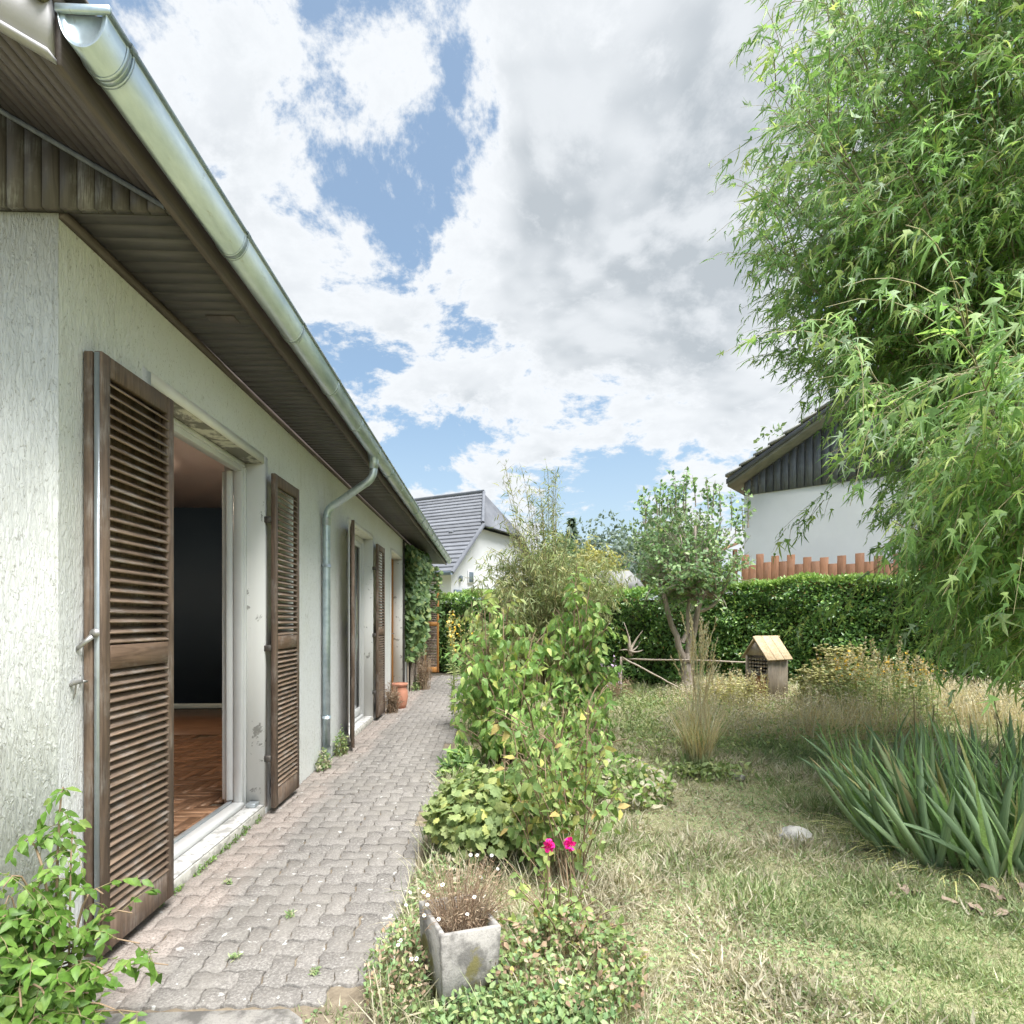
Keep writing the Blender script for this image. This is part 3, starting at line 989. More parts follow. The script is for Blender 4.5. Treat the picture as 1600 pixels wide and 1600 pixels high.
def gutter():
    y0, y1 = 1.41, END + .60
    cx, rx, rz, zt = -1.001, .0595, .088, 2.757
    def ring(k, r0, r1, n=18):
        a = math.pi + math.pi * k / n
        return cx + r0 * math.cos(a), zt + r1 * math.sin(a)
    n = 18
    def shell(ya, yb, g0, g1, th):
        V, Q = [], []
        for y in (ya, yb):
            for k in range(n + 1):
                V.append((ring(k, rx + g0, rz + g0)[0], y, ring(k, rx + g0, rz + g0)[1]))
            for k in range(n + 1):
                V.append((ring(k, rx + g0 - th, rz + g0 - th)[0], y, ring(k, rx + g0 - th, rz + g0 - th)[1]))
        s = 2 * (n + 1)
        for k in range(n):
            Q.append((k, s + k, s + k + 1, k + 1))
            Q.append((n + 1 + k + 1, s + n + 1 + k + 1, s + n + 1 + k, n + 1 + k))
            Q.append((k, k + 1, n + 1 + k + 1, n + 1 + k))
            Q.append((s + k + 1, s + k, s + n + 1 + k, s + n + 1 + k + 1))
        for k in (0, n):
            Q.append((k, n + 1 + k, s + n + 1 + k, s + k))
        return V, Q
    g = MB()
    g.add(*shell(y0, y1, 0, 0, .0022))
    gut = g.build('gutter', 'zinc', house, smooth=True)
    MB().tube([(cx + rx + .004, y0, zt + .001), (cx + rx + .004, y1, zt + .001)], .0075, 10).build('rim_bead', 'zinc', gut, smooth=True)
    for yy, dy in ((y0, -1), (y1, 1)):
        e = MB()
        V = [(ring(k, rx - .001, rz - .001)[0], yy + .004 * -dy, ring(k, rx - .001, rz - .001)[1]) for k in range(n + 1)]
        V2 = [(ring(k, rx - .013, rz - .013)[0], yy + .004 * -dy, ring(k, rx - .013, rz - .013)[1]) for k in range(n + 1)]
        V3 = [(ring(k, rx - .017, rz - .018)[0], yy + .009 * -dy, ring(k, rx - .017, rz - .018)[1]) for k in range(n + 1)]
        Q = [(k, k + 1, n + 2 + k, n + 1 + k) for k in range(n)] + [(n + 1 + k, n + 2 + k, 2 * n + 3 + k, 2 * n + 2 + k) for k in range(n)]
        T = [(2 * n + 2, 2 * n + 2 + k, 2 * n + 3 + k) for k in range(1, n)]
        e.add(V + V2 + V3, Q, T)
        e.bbox((cx - rx - .004, yy - .006, zt - .004), (cx + rx + .010, yy + .006, zt + .016), .003)
        e.build('end_cap', 'zinc', gut)
    # lapped joints with a rounded collar
    for y in (1.50, 2.20, 2.86, 3.52, 4.18, 4.86, 5.5, 6.15, 6.8, 7.45, 8.1, 8.75, 9.4, 10.05, 10.7, 11.35, 12.0, 12.65, 13.3):
        c = MB()
        c.add(*shell(y - .016, y - .006, .0045, 0, .0055))
        c.add(*shell(y - .0055, y + .008, .002, 0, .003))
        c.add(*shell(y + .0085, y + .014, .0045, 0, .0055))
        c.tube([(cx + rx + .004, y - .012, zt + .001), (cx + rx + .004, y + .012, zt + .001)], .0095, 8)
        c.build('gutter_collar', 'zinc', gut, smooth=True)
    # downpipe
    px, py = -1.425, 4.93
    pts = [(cx, 4.86, 2.675), (cx, 4.86, 2.60)]
    pts += [tuple(p) for p in bez((cx, 4.86, 2.58), (cx, 4.862, 2.485), (cx - .09, 4.872, 2.44), 7)]
    pts += [tuple(p) for p in bez((px + .09, 4.918, 2.285), (px, 4.93, 2.245), (px, py, 2.15), 7)]
    pts += [(px, py, 1.2), (px, py, .16)]
    dp = MB().tube(pts, .033, 16).build('downpipe', 'zinc', house, smooth=True)
    MB().tube([(cx, 4.86, 2.70), (cx, 4.86, 2.63), (cx, 4.86, 2.575)], [.052, .040, .036], 16).build('outlet_funnel', 'zinc', dp, smooth=True)
    MB().tube([(px, py, 2.16), (px, py, 2.09)], .0365, 16).build('pipe_sleeve', 'zinc', dp, smooth=True)
    for z in (1.74, .42):
        c = MB().tube([(px, py, z - .012), (px, py, z + .012)], .038, 16)
        c.tube([(px - .03, py, z), (WX + .001, py, z)], .006, 6)
        c.build('pipe_bracket', 'zinc', dp, smooth=True)
    MB().tube([(px, py, .165), (px, py, .09), (px + .02, py, .045)], [.036, .037, .037], 14).build('pipe_shoe', 'zinc', dp, smooth=True)
gutter()

# ------------------------------------------------------------------ shutters
SLAT = {}
def shutter(origin, ang, w=.46, h=2.19, frame='shutter_wood', slatm='slat_wood', railm='rail_wood', label=None, n_up=26, n_lo=29):
    """leaf in its own x (width) / z (height) plane, outer face at +y; origin at lower corner"""
    M = Matrix.Translation(origin) @ Matrix.Rotation(ang, 4, 'Z')
    t, st = .030, .046
    top, bot, mid0, mid1 = .075, .125, 1.035, 1.125
    f = MB()
    f.bbox((0, 0, 0), (st, t, h), .003)
    f.bbox((w - st, 0, 0), (w, t, h), .003)
    sh = f.build('shutter', frame, house, M, label=label)
    r = MB().bbox((st, .002, h - top), (w - st, t - .002, h), .003)
    r.build('rail', frame, sh, M)
    MB().bbox((st, .002, 0), (w - st, t - .002, bot), .003).build('rail', frame, sh, M)
    MB().bbox((st, .002, mid0), (w - st, t + .0015, mid1), .003).build('rail', railm, sh, M)
    key = (round(w, 3), slatm)
    if key not in SLAT:
        s = MB().bbox((st - .006, -.0205, -.0035), (w - st + .006, .0205, .0035), .0022)
        s.xform(Matrix.Rotation(R(-38), 4, 'X'))
        SLAT[key] = s.mesh('slat', slatm)
    for a, b, n in ((bot, mid0, n_lo), (mid1, h - top, n_up)):
        for k in range(n):
            z = a + (b - a) * (k + .5) / n
            obj('slat', SLAT[key], sh, M @ Matrix.Translation((0, t / 2, z)) @ Matrix.Rotation(rnd.gauss(0, .004), 4, 'Y') @ Matrix.Rotation(rnd.gauss(0, .03), 4, 'X'))
    return sh, M
def add_hinges(sh, x, y, zs):
    for z in zs:
        MB().bbox((x - .03, y - .014, z - .02), (x + .015, y + .014, z + .02), .003).build('hinge', 'dark_metal', sh)

# +x of the leaf runs back towards the camera when turned by -90 degrees: outer face (+y of the leaf) looks to +X of the garden
s1, M1 = shutter((-1.428, 2.528, .045), R(-90), label='nearest brown louvred shutter, folded back with metal strip on its edge')
rear = MB().bbox((0, -.036, .0), (.046, -.004, 2.19), .003).bbox((.414, -.036, 0), (.46, -.004, 2.19), .003).bbox((.046, -.033, 0), (.414, -.024, 2.19), .002)
rear.build('rear_leaf', 'shutter_wood', s1, M1)
MB().box((.4603, .004, .01), (.4625, .022, 2.185)).build('edge_strip', 'grey_metal_rail', s1, M1)
def latch():
    # flat bar with a ring, hung on a round plate; and the wall catch below
    y = 2.062
    L = MB().tube([(-1.418, y, 1.215), (-1.418, y - .006, 1.215)], .0165, 14)
    a, b = Vector((-1.422, y - .008, 1.205)), Vector((-1.478, y - .020, 1.150))
    d = (b - a).normalized()
    u = Vector((d.z, 0, -d.x))
    V = []
    for p, wd in ((a, .010), (b, .0055)):
        for sy in (0, .003):
            V += [p + u * wd + Vector((0, -sy, 0)), p - u * wd + Vector((0, -sy, 0))]
    L.add(V, [(0, 1, 5, 4), (2, 6, 7, 3), (0, 4, 6, 2), (1, 3, 7, 5), (0, 2, 3, 1), (4, 5, 7, 6)])
    c = b + d * .017
    ringp = [c + d * (math.cos(t) * .019) + u * (math.sin(t) * .012) for t in np.linspace(0, 2 * math.pi, 13)]
    L.tube(ringp, .002, 6, False)
    L.build('latch_bar', 'steel', s1, smooth=False)
    K = MB().tube([(-1.468, 2.06, 1.040), (-1.44, 2.05, 1.044), (-1.430, 2.02, 1.046)], .005, 8)
    K.tube([(-1.430, 2.02, 1.047), (-1.455, 2.015, 1.042), (-1.492, 2.01, 1.025)], [.005, .0085, .003], 8)
    K.tube([(-1.452, 2.015, 1.04), (-1.452, 2.013, 1.01), (-1.458, 2.012, .985)], [.003, .0028, .0015], 6)
    K.build('shutter_catch', 'steel', house, smooth=True)
latch()
s2, M2 = shutter((-1.428, 4.158, .035), R(-90), label='brown louvred shutter between the open window and the downpipe')
add_hinges(s2, -1.44, 3.70, (.36, 1.08, 1.92))
a3 = math.atan2(5.40 - 5.845, -1.325 + 1.450)
s3, M3 = shutter((-1.450, 5.845, .04), a3, label='brown shutter standing half open, seen edge-on beyond the downpipe')
s4, M4 = shutter((-1.432, 7.53, .04), R(-90), label='far brown louvred shutter beside the plain doorway')
add_hinges(s4, -1.44, 7.065, (.36, 1.08, 1.92))
s5, M5 = shutter((-1.13, 12.5, .11), R(180), .33, 2.2, 'orange_wood', 'slat_wood', 'orange_wood', 'orange-framed louvred shutter standing out from the far end of the wall', 24, 26)

# ------------------------------------------------------------------ windows, door, room
def window(a, b, c, d, opened):
    x0 = WX - .115
    w = MB()
    w.bbox((x0 - .055, b - .058, c + .02), (x0, b - .004, d - .006), .003)
    w.bbox((x0 - .055, a + .004, c + .02), (x0, a + .058, d - .006), .003)
    w.bbox((x0 - .055, a + .058, d - .066), (x0, b - .058, d - .006), .003)
    w.bbox((x0 - .018, a + .03, d - .036), (x0 + .010, b - .03, d - .0075), .003)
    w.bbox((x0 - .018, b - .030, c + .02), (x0 + .010, b - .0045, d - .036), .003)
    fr = w.build('window_frame', 'white_pvc', house)
    # sill: render step, painted sill, aluminium rail
    MB().bbox((WX - .25, a + .002, -.04), (WX + .010, b - .002, .052), .004).build('threshold', 'threshold_render', house)
    MB().bbox((WX - .115, a + .006, .0525), (WX + .003, b - .006, .064), .003).build('sill', 'sill_paint', house)
    MB().bbox((x0 - .060, a + .058, .0645), (x0 + .016, b - .058, .098), .004).build('track', 'white_pvc', fr)
    MB().bbox((x0 - .09, a + .058, .0645), (x0 - .061, b - .058, .105), .002).build('track', 'grey_metal_rail', fr)
    if opened:
        MB().bbox((WX - .085, b - .075, .0645), (WX - .025, b - .008, .090), .002).build('shutter_stop', 'grey_metal_rail', house)
    def sash(M, wd):
        s = MB()
        h = d - c - .13
        s.bbox((0, -.02, 0), (.055, .02, h), .003).bbox((wd - .055, -.02, 0), (wd, .02, h), .003)
        s.bbox((.055, -.02, 0), (wd - .055, .02, .09), .003).bbox((.055, -.02, h - .06), (wd - .055, .02, h), .003)
        so = s.build('sash', 'white_pvc', fr, M)
        MB().box((.05, -.003, .085), (wd - .05, .003, h - .055)).build('pane', 'window_glass', so if False else fr, M)
    z = .11
    if opened:
        sash(Matrix.Translation((x0 - .075, b - .062, z)) @ Matrix.Rotation(math.atan2(.89, -.47), 4, 'Z'), .50)
        sash(Matrix.Translation((x0 - .115, b - .030, z)) @ Matrix.Rotation(math.atan2(.92, -.42), 4, 'Z'), .50)
    else:
        wd = (b - a - .124) / 2
        sash(Matrix.Translation((x0 - .03, a + .061, z)) @ Matrix.Rotation(R(90), 4, 'Z'), wd)
        sash(Matrix.Translation((x0 - .03, a + .063 + wd, z)) @ Matrix.Rotation(R(90), 4, 'Z'), wd)
window(*HOLES[0], True)
window(*HOLES[1], False)
def door():
    a, b, c, d = HOLES[2]
    MB().bbox((WX - .25, a + .002, -.04), (WX + .008, b - .002, .052), .004).build('threshold', 'threshold_render', house)
    f = MB().bbox((WX - .20, a + .004, .053), (WX - .10, a + .055, d - .006), .003).bbox((WX - .20, b - .055, .053), (WX - .14, b - .004, d - .006), .003)
    f.bbox((WX - .20, a + .055, d - .06), (WX - .14, b - .055, d - .006), .003)
    fr = f.build('door_frame', 'orange_wood', house)
    dr = MB().bbox((WX - .19, a + .056, .054), (WX - .15, b - .056, d - .062), .003)
    for z0, z1 in ((.18, .95), (1.08, 2.1)):
        dr.bbox((WX - .152, a + .16, z0), (WX - .142, b - .16, z1), .006)
    dd = dr.build('door', 'orange_wood', house)
    MB().tube([(WX - .15, b - .12, 1.05), (WX - .11, b - .12, 1.05), (WX - .105, b - .20, 1.05)], .008, 8).build('door_handle', 'steel', dd, smooth=True)
door()
def room():
    x0, x1, y0, y1, zc = -8.68, WX - .25, CY + .25, 7.75, 2.80
    MB().box((x0, y1, .03), (x1, y1 + .1, zc)).build('room_wall', 'room_wall_navy', house)
    MB().box((-8.6, y0 + .001, .03), (x1 - .3, y0 + .06, SZ)).build('room_wall', 'room_ceiling', house)
    MB().box((x0, y0, zc), (x1, y1 + .1, zc + .05)).build('room_ceiling', 'room_ceiling', house)
    MB().box((x0, y0, -.04), (x1 + .14, y1, .050)).build('floor_slab', 'joint_sand', house)
    MB().bbox((x0, y1 - .016, .067), (x1, y1 - .001, .135), .003).build('skirting_board', 'skirting', house)
    # herringbone parquet
    fl = MB().box((x0, 6.0, .0505), (x1, y1 - .02, .060)).build('parquet_floor', 'parquet', house)
    u = .068
    hb = {}
    for k, (w, h) in {'h': (4, 1), 'v': (1, 4)}.items():
        hb[k] = [MB().bbox((.0012, .0012, 0), (w * u - .0012, h * u - .0012, .0125), .0012).mesh('parquet_block', 'parquet') for _ in range(1)]
    V, cnt, spots = None, 0, []
    for i in range(-34, 2):
        for j in range(-1, 58):
            c = (i - j) % 8
            if c == 0:
                k = 'h'
                w, h = 4, 1
            elif c == 7:
                k = 'v'
                w, h = 1, 4
            else:
                continue
            x, y = x1 + .10 + i * u, 2.25 + j * u
            if x + w * u > x1 + .145 or y + h * u > 6.0:
                continue
            # what one sees through the opening lies along this strip
            if abs(x + .48 * y) > 1.0:
                continue
            spots.append((y, x, k))
    spots.sort()
    for n, (y, x, k) in enumerate(spots[:290]):
        obj('parquet_block', hb[k][0], fl, Matrix.Translation((x, y, .0505 + rnd.uniform(0, .0006))))
room()
def ceiling_lamp():
    c = (-3.35, 5.25, 2.80)
    la = MB().lathe([(.001, -.005), (.11, -.006), (.12, -.03), (.10, -.035), (.10, -.03)], c, 20).build('ceiling_lamp', 'white_trim', house, smooth=True)
    m, n = material('lamp_glow')
    e = n.new('ShaderNodeEmission')
    e.inputs[0].default_value = (1, .72, .45, 1)
    e.inputs[1].default_value = 6
    n.l.new(e.outputs[0], n.out.inputs[0])
    MB().lathe([(.10, -.031), (.09, -.07), (.06, -.095), (.001, -.105)], c, 20).build('lamp_bowl', 'lamp_glow', la, smooth=True)
    d = bpy.data.lights.new('ceiling_lamp_light', 'POINT')
    d.energy = 13
    d.color = (1, .80, .62)
    d.shadow_soft_size = .1
    o = bpy.data.objects.new('ceiling_lamp_light', d)
    COL.objects.link(o)
    o.location = (c[0], c[1], c[2] - .22)
ceiling_lamp()
def entrance_bits():
    # dark post and lantern beside the doorway
    MB().bbox((WX + .001, 9.47, 0), (WX + .03, 9.54, SZ - .03), .003).build('wall_post', 'cladding_wood', house)
    l = MB().tube([(WX + .002, 9.78, 2.36), (WX + .06, 9.78, 2.40), (WX + .11, 9.78, 2.36), (WX + .11, 9.78, 2.28)], .007, 6)
    l.lathe([(.012, 2.30), (.075, 2.23), (.08, 2.22), (.06, 2.215)], (WX + .11, 9.78, 0), 8)
    for k in range(4):
        t = math.pi / 2 * k + .4
        l.tube([(WX + .11 + .06 * math.cos(t), 9.78 + .06 * math.sin(t), 2.22), (WX + .11 + .035 * math.cos(t), 9.78 + .035 * math.sin(t), 2.0)], .005, 5)
    l.lathe([(.001, 1.98), (.04, 1.995), (.038, 2.005)], (WX + .11, 9.78, 0), 8)
    lo = l.build('wall_lantern', 'dark_metal', house)
    MB().lathe([(.055, 2.215), (.033, 2.005)], (WX + .11, 9.78, 0), 8).build('lantern_glass', 'lantern_glass', lo)
    # brown timber cladding beyond the doorway
    for a, b in boards(9.9, 12.4, .125, 'Y'):
        MB().bbox((WX + .001, a + .003, .04), (WX + .016, b - .003, SZ - .03), .003).build('wall_board', 'cladding_wood', house)
entrance_bits()

# ================================================================== plants
def along(lines, spacing, t0=.2, t1=1.0, jitter=.0):
    """points and tangents spaced along polylines"""
    P, T, S = [], [], []
    for L in lines:
        L = np.asarray(L, float)
        seg = np.diff(L, axis=0)
        ln = np.linalg.norm(seg, axis=1)
        cum = np.concatenate([[0], np.cumsum(ln)])
        tot = cum[-1]
        n = max(1, int(tot * (t1 - t0) / spacing))
        s = tot * (t0 + (t1 - t0) * (np.arange(n) + rng.uniform(0, 1, n) * .6) / n)
        i = np.clip(np.searchsorted(cum, s) - 1, 0, len(seg) - 1)
        f = (s - cum[i]) / np.maximum(ln[i], 1e-9)
        P.append(L[i] + seg[i] * f[:, None] + rng.normal(size=(n, 3)) * jitter)
        T.append(unit(seg[i]))
        S.append(s / tot)
    return np.concatenate(P), np.concatenate(T), np.concatenate(S)
def stems_mesh(lines, r0, r1, sides=5):
    m = MB()
    for L in lines:
        n = len(L)
        k = rnd.uniform(.75, 1.2)
        m.tube(L, [(r0 + (r1 - r0) * i / (n - 1)) * k for i in range(n)], sides, False)
    return m
def fan_stems(base, n, rx, ry, h, hv=.25, out=1.0, sag=.15, spread0=.06, seg=8):
    L = []
    for k in range(n):
        a = rnd.uniform(0, 2 * math.pi)
        r = math.sqrt(rnd.uniform(.02, 1)) * out
        b = np.array(base) + np.array((rnd.gauss(0, spread0), rnd.gauss(0, spread0), 0))
        hh = h * rnd.uniform(1 - hv, 1)
        e = b + np.array((math.cos(a) * rx * r, math.sin(a) * ry * r, hh * (1 - sag * r)))
        c = b + np.array((math.cos(a) * rx * r * .35, math.sin(a) * ry * r * .35, hh * (.75 + .2 * r)))
        L.append(bez(b, c, e, seg))
    return L

# ------------------------------------------------------------------ weeping cut-leaf maple on the right
def maple():
    base = np.array((5.35, 5.15, 0))
    t = thing('maple_tree', tuple(base), 'large weeping cut-leaf maple with light green drooping foliage on the right', 'tree')
    trunk = bez(base, base + (.1, -.1, 2.2), base + (-.1, .1, 6.6), 12)
    MB().tube(trunk, list(np.linspace(.17, .035, 12)), 10).build('trunk', 'bark', t, smooth=True)
    cen, rad = np.array((4.45, 4.55, 3.75)), np.array((2.30, 2.65, 3.3))
    # left outline of the crown, as tangent of the bearing over the tangent of the height seen from the garden path
    ys = np.array([-.25, -.12, -.02, .07, .13, .20, .30, .42, .48, .55, .61, .66, .73, .80, .90, .97, 1.05, 1.2])
    bx = np.array([.82, .82, .80, .76, .72, .69, .63, .56, .44, .46, .50, .43, .40, .41, .50, .45, .45, .53])
    boughs, tips = [], []
    tries = 0
    while len(boughs) < 255 and tries < 20000:
        tries += 1
        d = rdir(1)[0]
        if d[1] > .55 and rnd.random() < .6:
            continue
        r = rnd.uniform(.45, 1.0) ** .6
        e = cen + d * rad * r
        if len(boughs) > 185:
            e = np.array((rnd.uniform(1.6, 3.9), rnd.uniform(3.0, 5.2), rnd.uniform(3.6, 6.9)))
        elif len(boughs) > 120:
            e = np.array((rnd.uniform(1.7, 4.6), rnd.uniform(1.9, 4.8), rnd.uniform(.95, 2.9)))
        if e[2] < 1.0 or e[1] < 1.75:
            continue
        ratio, el = e[0] / e[1], (e[2] - CAM_H) / e[1]
        if ratio < np.interp(el, ys, bx) + .04 or ratio > 1.7:
            continue
        h0 = np.clip(e[2] * rnd.uniform(.45, .85), 1.2, 6.0)
        i = int(np.clip(h0 / 6.6 * 11, 0, 11))
        a = trunk[i]
        c = (a + e) / 2 + np.array((0, 0, rnd.uniform(.25, .8)))
        boughs.append(bez(a, c, e, 10))
    tw = []
    for b in boughs:
        P, T, S = along([b], .16, .34, 1.0)
        out = unit(b[-1] - b[0])
        for p, s in zip(P, S):
            for _ in range(2 if s > .6 else 1):
                ln = rnd.uniform(.40, .95)
                side = rdir(1)[0]
                d = out * .55 + side * .55 + np.array((-.30, -.12, -.30))
                d = d / np.linalg.norm(d)
                c = p + d * ln * .55 + np.array((0, 0, .06))
                e = p + d * ln * .95 + np.array((-.10, -.04, -ln * .34))
                k = e[0] / max(e[1], .3)
                if e[1] < 1.55 or e[2] < .75 or k < np.interp((e[2] - CAM_H) / e[1], ys, bx) - rnd.uniform(0, .05):
                    continue
                tw.append(bez(p, c, e, 6))
    # a few long whips hanging clear of the crown
    for p, e in (((3.9, 4.9, 1.95), (2.62, 4.75, 1.16)), ((3.35, 4.9, 2.6), (2.55, 4.85, 2.02)), ((3.4, 4.2, 1.9), (3.02, 4.1, 1.05))):
        p, e = np.array(p), np.array(e)
        tw += [bez(p, (p + e) / 2 + (0, 0, .12), e, 8)]
        for k in range(7):
            q = p + (e - p) * (.35 + .09 * k)
            tw.append(bez(q, q + (-.05, -.02, -.05), q + np.array((-.10 + rnd.gauss(0, .06), rnd.gauss(0, .06), -.22)), 5))
    stems_mesh(boughs, .017, .0018, 5).build('branches', 'bark', t, smooth=True, kind='stuff')
    stems_mesh(tw, .0035, .0012, 3).build('twigs', 'green_stem', t, kind='stuff')
    P, T, S = along(tw, .066, .06, 1.0, .018)
    P = np.repeat(P, 1, axis=0)
    n = len(P)
    side = rdir(n)
    ax = T * .55 + side * .6 + np.array((-.20, -.08, -.62))
    up = rdir(n) * .9 + np.array((-.15, -.35, .55))
    sz = rng.uniform(.08, .185, n) * np.where(S > .8, .75, 1.0)
    foliage(t, leaf_maple(), frames(ax, up, sz, sz * rng.uniform(.55, 1.0, n)), P, 'leaf_maple', 300)
    print('maple leaves', n)
maple()

# ------------------------------------------------------------------ pinnate shrub at the house corner
def corner_shrub():
    t = thing('trumpet_vine', (-1.28, 1.62, 0), 'bright green leafy climber at the house corner in the left foreground', 'shrub')
    L = []
    ends = []
    for k in range(60):
        a = rnd.uniform(0, 2 * math.pi)
        r = math.sqrt(rnd.random())
        ends.append((-1.36 + .30 * r * math.cos(a), 1.56 + .20 * r * math.sin(a), rnd.uniform(.10, .56) * (1 - .25 * r)))
    ends += [(-.98, 1.74, .21), (-1.04, 1.70, .30), (-1.10, 1.76, .36), (-1.06, 1.62, .16), (-1.16, 1.72, .44), (-1.36, 1.84, .71), (-1.345, 1.86, .60), (-1.31, 1.80, .52), (-1.42, 1.75, .58), (-1.12, 1.66, .25), (-1.0, 1.66, .12)]
    for e in ends:
        b = (-1.34 + rnd.gauss(0, .07), 1.66 + rnd.gauss(0, .05), -.02)
        c = (b[0] * .6 + e[0] * .4, b[1] * .6 + e[1] * .4, e[2] * 1.15 + .05)
        L.append(bez(b, c, e, 8))
    rach = []
    P, T, S = along(L, .040, .28, 1.0)
    for p, s in zip(P, S):
        d = rdir(1)[0] * .7 + np.array((.15, -.35, .15))
        d /= np.linalg.norm(d)
        ln = rnd.uniform(.07, .14)
        rach.append(bez(p, p + d * ln * .6 + (0, 0, .015), p + d * ln + (0, 0, -.03), 4))
    stems_mesh(L, .0045, .002, 5).build('stems', 'twig', t, kind='stuff')
    stems_mesh(rach, .0012, .0007, 3).build('leaf_stalks', 'green_stem', t, kind='stuff')
    P, T, S = along(rach, .0145, .12, 1.0)
    n = len(P)
    sd = unit(np.cross(T, np.array((0, 0, 1.0)))) * np.where(np.arange(n) % 2, 1, -1)[:, None]
    ax = T * .5 + sd * .75 + np.array((0, -.05, -.45)) + rng.normal(size=(n, 3)) * .22
    up = rdir(n) * .5 + np.array((.15, -.55, .8))
    sz = rng.uniform(.026, .052, n)
    ok = (P[:, 1] < 1.94) | (P[:, 0] > -1.38)
    foliage(t, leaf_simple(.46, .12, .20), frames(ax, up, sz)[ok], P[ok], 'leaf_foreground', 300)
    print('corner leaves', n)
corner_shrub()

# ------------------------------------------------------------------ dogwood-like shrub beside the path
def drooping_shrub(name, base, ends, label, mat, leafsz, nper, single, sub=3, wid=.46):
    t = thing(name, base, label, 'shrub')
    L, sub_l = [], []
    for e in ends:
        b = np.array(base) + (rnd.gauss(0, .10), rnd.gauss(0, .10), -.02)
        e = np.array(e)
        c = b * .55 + e * .45
        c[2] = e[2] * .85
        L.append(bez(b, c, e, 9))
        P, T, S = along(L[-1:], .14, .22, .98)
        for p in P:
            for _ in range(sub):
                d = rdir(1, .35)[0]
                ln = rnd.uniform(.10, .26)
                sub_l.append(bez(p, p + d * ln * .6, p + d * ln + (0, 0, -.02), 4))
    stems_mesh(L, .010, .003, 5).build('stems', 'twig', t, kind='stuff')
    stems_mesh(sub_l, .0022, .0012, 3).build('twigs', 'twig', t, kind='stuff')
    P, T, S = along(sub_l, nper, .25, 1.0, .008)
    n = len(P)
    ax = rdir(n) * .55 + T * .35 + np.array((0, 0, -.75))
    up = rdir(n) * .6 + np.array((-.05, -.55, .45))
    sz = rng.uniform(.7, 1.15, n) * leafsz
    foliage(t, leaf_simple(wid, .14, .22), frames(ax, up, sz), P, mat, single)
    print(name, n)
    return t
ends = [(rnd.uniform(-.28, .55), rnd.uniform(4.55, 5.3), rnd.uniform(.45, 1.22)) for _ in range(24)]
ends += [(-.26, 4.9, 1.05), (-.05, 4.9, 1.42), (.12, 5.0, 1.38), (-.33, 4.8, .6), (-.34, 4.75, .38), (-.2, 4.7, .3), (.0, 4.6, .33), (.3, 4.6, .35)]
drooping_shrub('dogwood_shrub', (.12, 4.95, 0), ends, 'bushy green shrub with hanging pointed leaves beside the paved path', 'leaf_dogwood', .094, .026, 300)
ends = [(rnd.uniform(.55, 1.18), rnd.uniform(4.9, 5.4), rnd.uniform(.7, 1.5)) for _ in range(17)] + [(.82, 5.2, 1.80), (.95, 5.2, 1.62), (.75, 5.1, 1.66), (1.1, 5.1, 1.2)]
drooping_shrub('dogwood_shrub', (.80, 5.2, 0), ends, 'taller upright shrub of drooping green leaves right of the bushy one', 'leaf_dogwood', .092, .026, 300)

ends = [(rnd.uniform(.0, .95), rnd.uniform(3.3, 4.5), rnd.uniform(.3, .85)) for _ in range(30)]
drooping_shrub('tangled_shrub', (.48, 3.85, 0), ends, 'loose light green tangle of shoots between the yellowing shrub and the drooping shrubs', 'leaf_dogwood', .075, .034, 250, 3, .36)
ends = [(rnd.uniform(-.25, .35), rnd.uniform(5.4, 6.4), rnd.uniform(.9, 1.6)) for _ in range(22)]
drooping_shrub('tangled_shrub', (.05, 5.9, 0), ends, 'light green shrub filling in behind the bushy one beside the path', 'leaf_mallow', .09, .034, 0, 3, .40)
def yellowing_shrub():
    t = thing('yellowing_shrub', (.36, 2.72, 0), 'sparse shrub with green and yellow leaves behind the magenta roses', 'shrub')
    ends = [(rnd.uniform(.05, .66), rnd.uniform(2.5, 3.1), rnd.uniform(.35, .74)) for _ in range(26)] + [(.5, 2.8, .86), (.56, 2.9, .80), (.15, 2.8, .72)]
    L, sl = [], []
    for e in ends:
        b = np.array((.36 + rnd.gauss(0, .08), 2.74 + rnd.gauss(0, .06), -.02))
        e = np.array(e)
        L.append(bez(b, b * .6 + e * .4 + (0, 0, .12), e, 8))
    P, T, S = along(L, .075, .3, 1.0)
    for p in P:
        d = rdir(1, .2)[0]
        sl.append(bez(p, p + d * .05, p + d * rnd.uniform(.06, .13), 4))
    stems_mesh(L, .0045, .0018, 5).build('stems', 'twig', t, kind='stuff')
    stems_mesh(sl, .0012, .0008, 3).build('twigs', 'twig', t, kind='stuff')
    P, T, S = along(sl, .018, .2, 1.0)
    n = len(P)
    foliage(t, leaf_simple(.55, .1, .2), frames(rdir(n) * .7 + (0, -.1, -.55), rdir(n) * .6 + (0, -.6, .5), rng.uniform(.04, .075, n)), P, 'leaf_yellowing', 300)
yellowing_shrub()

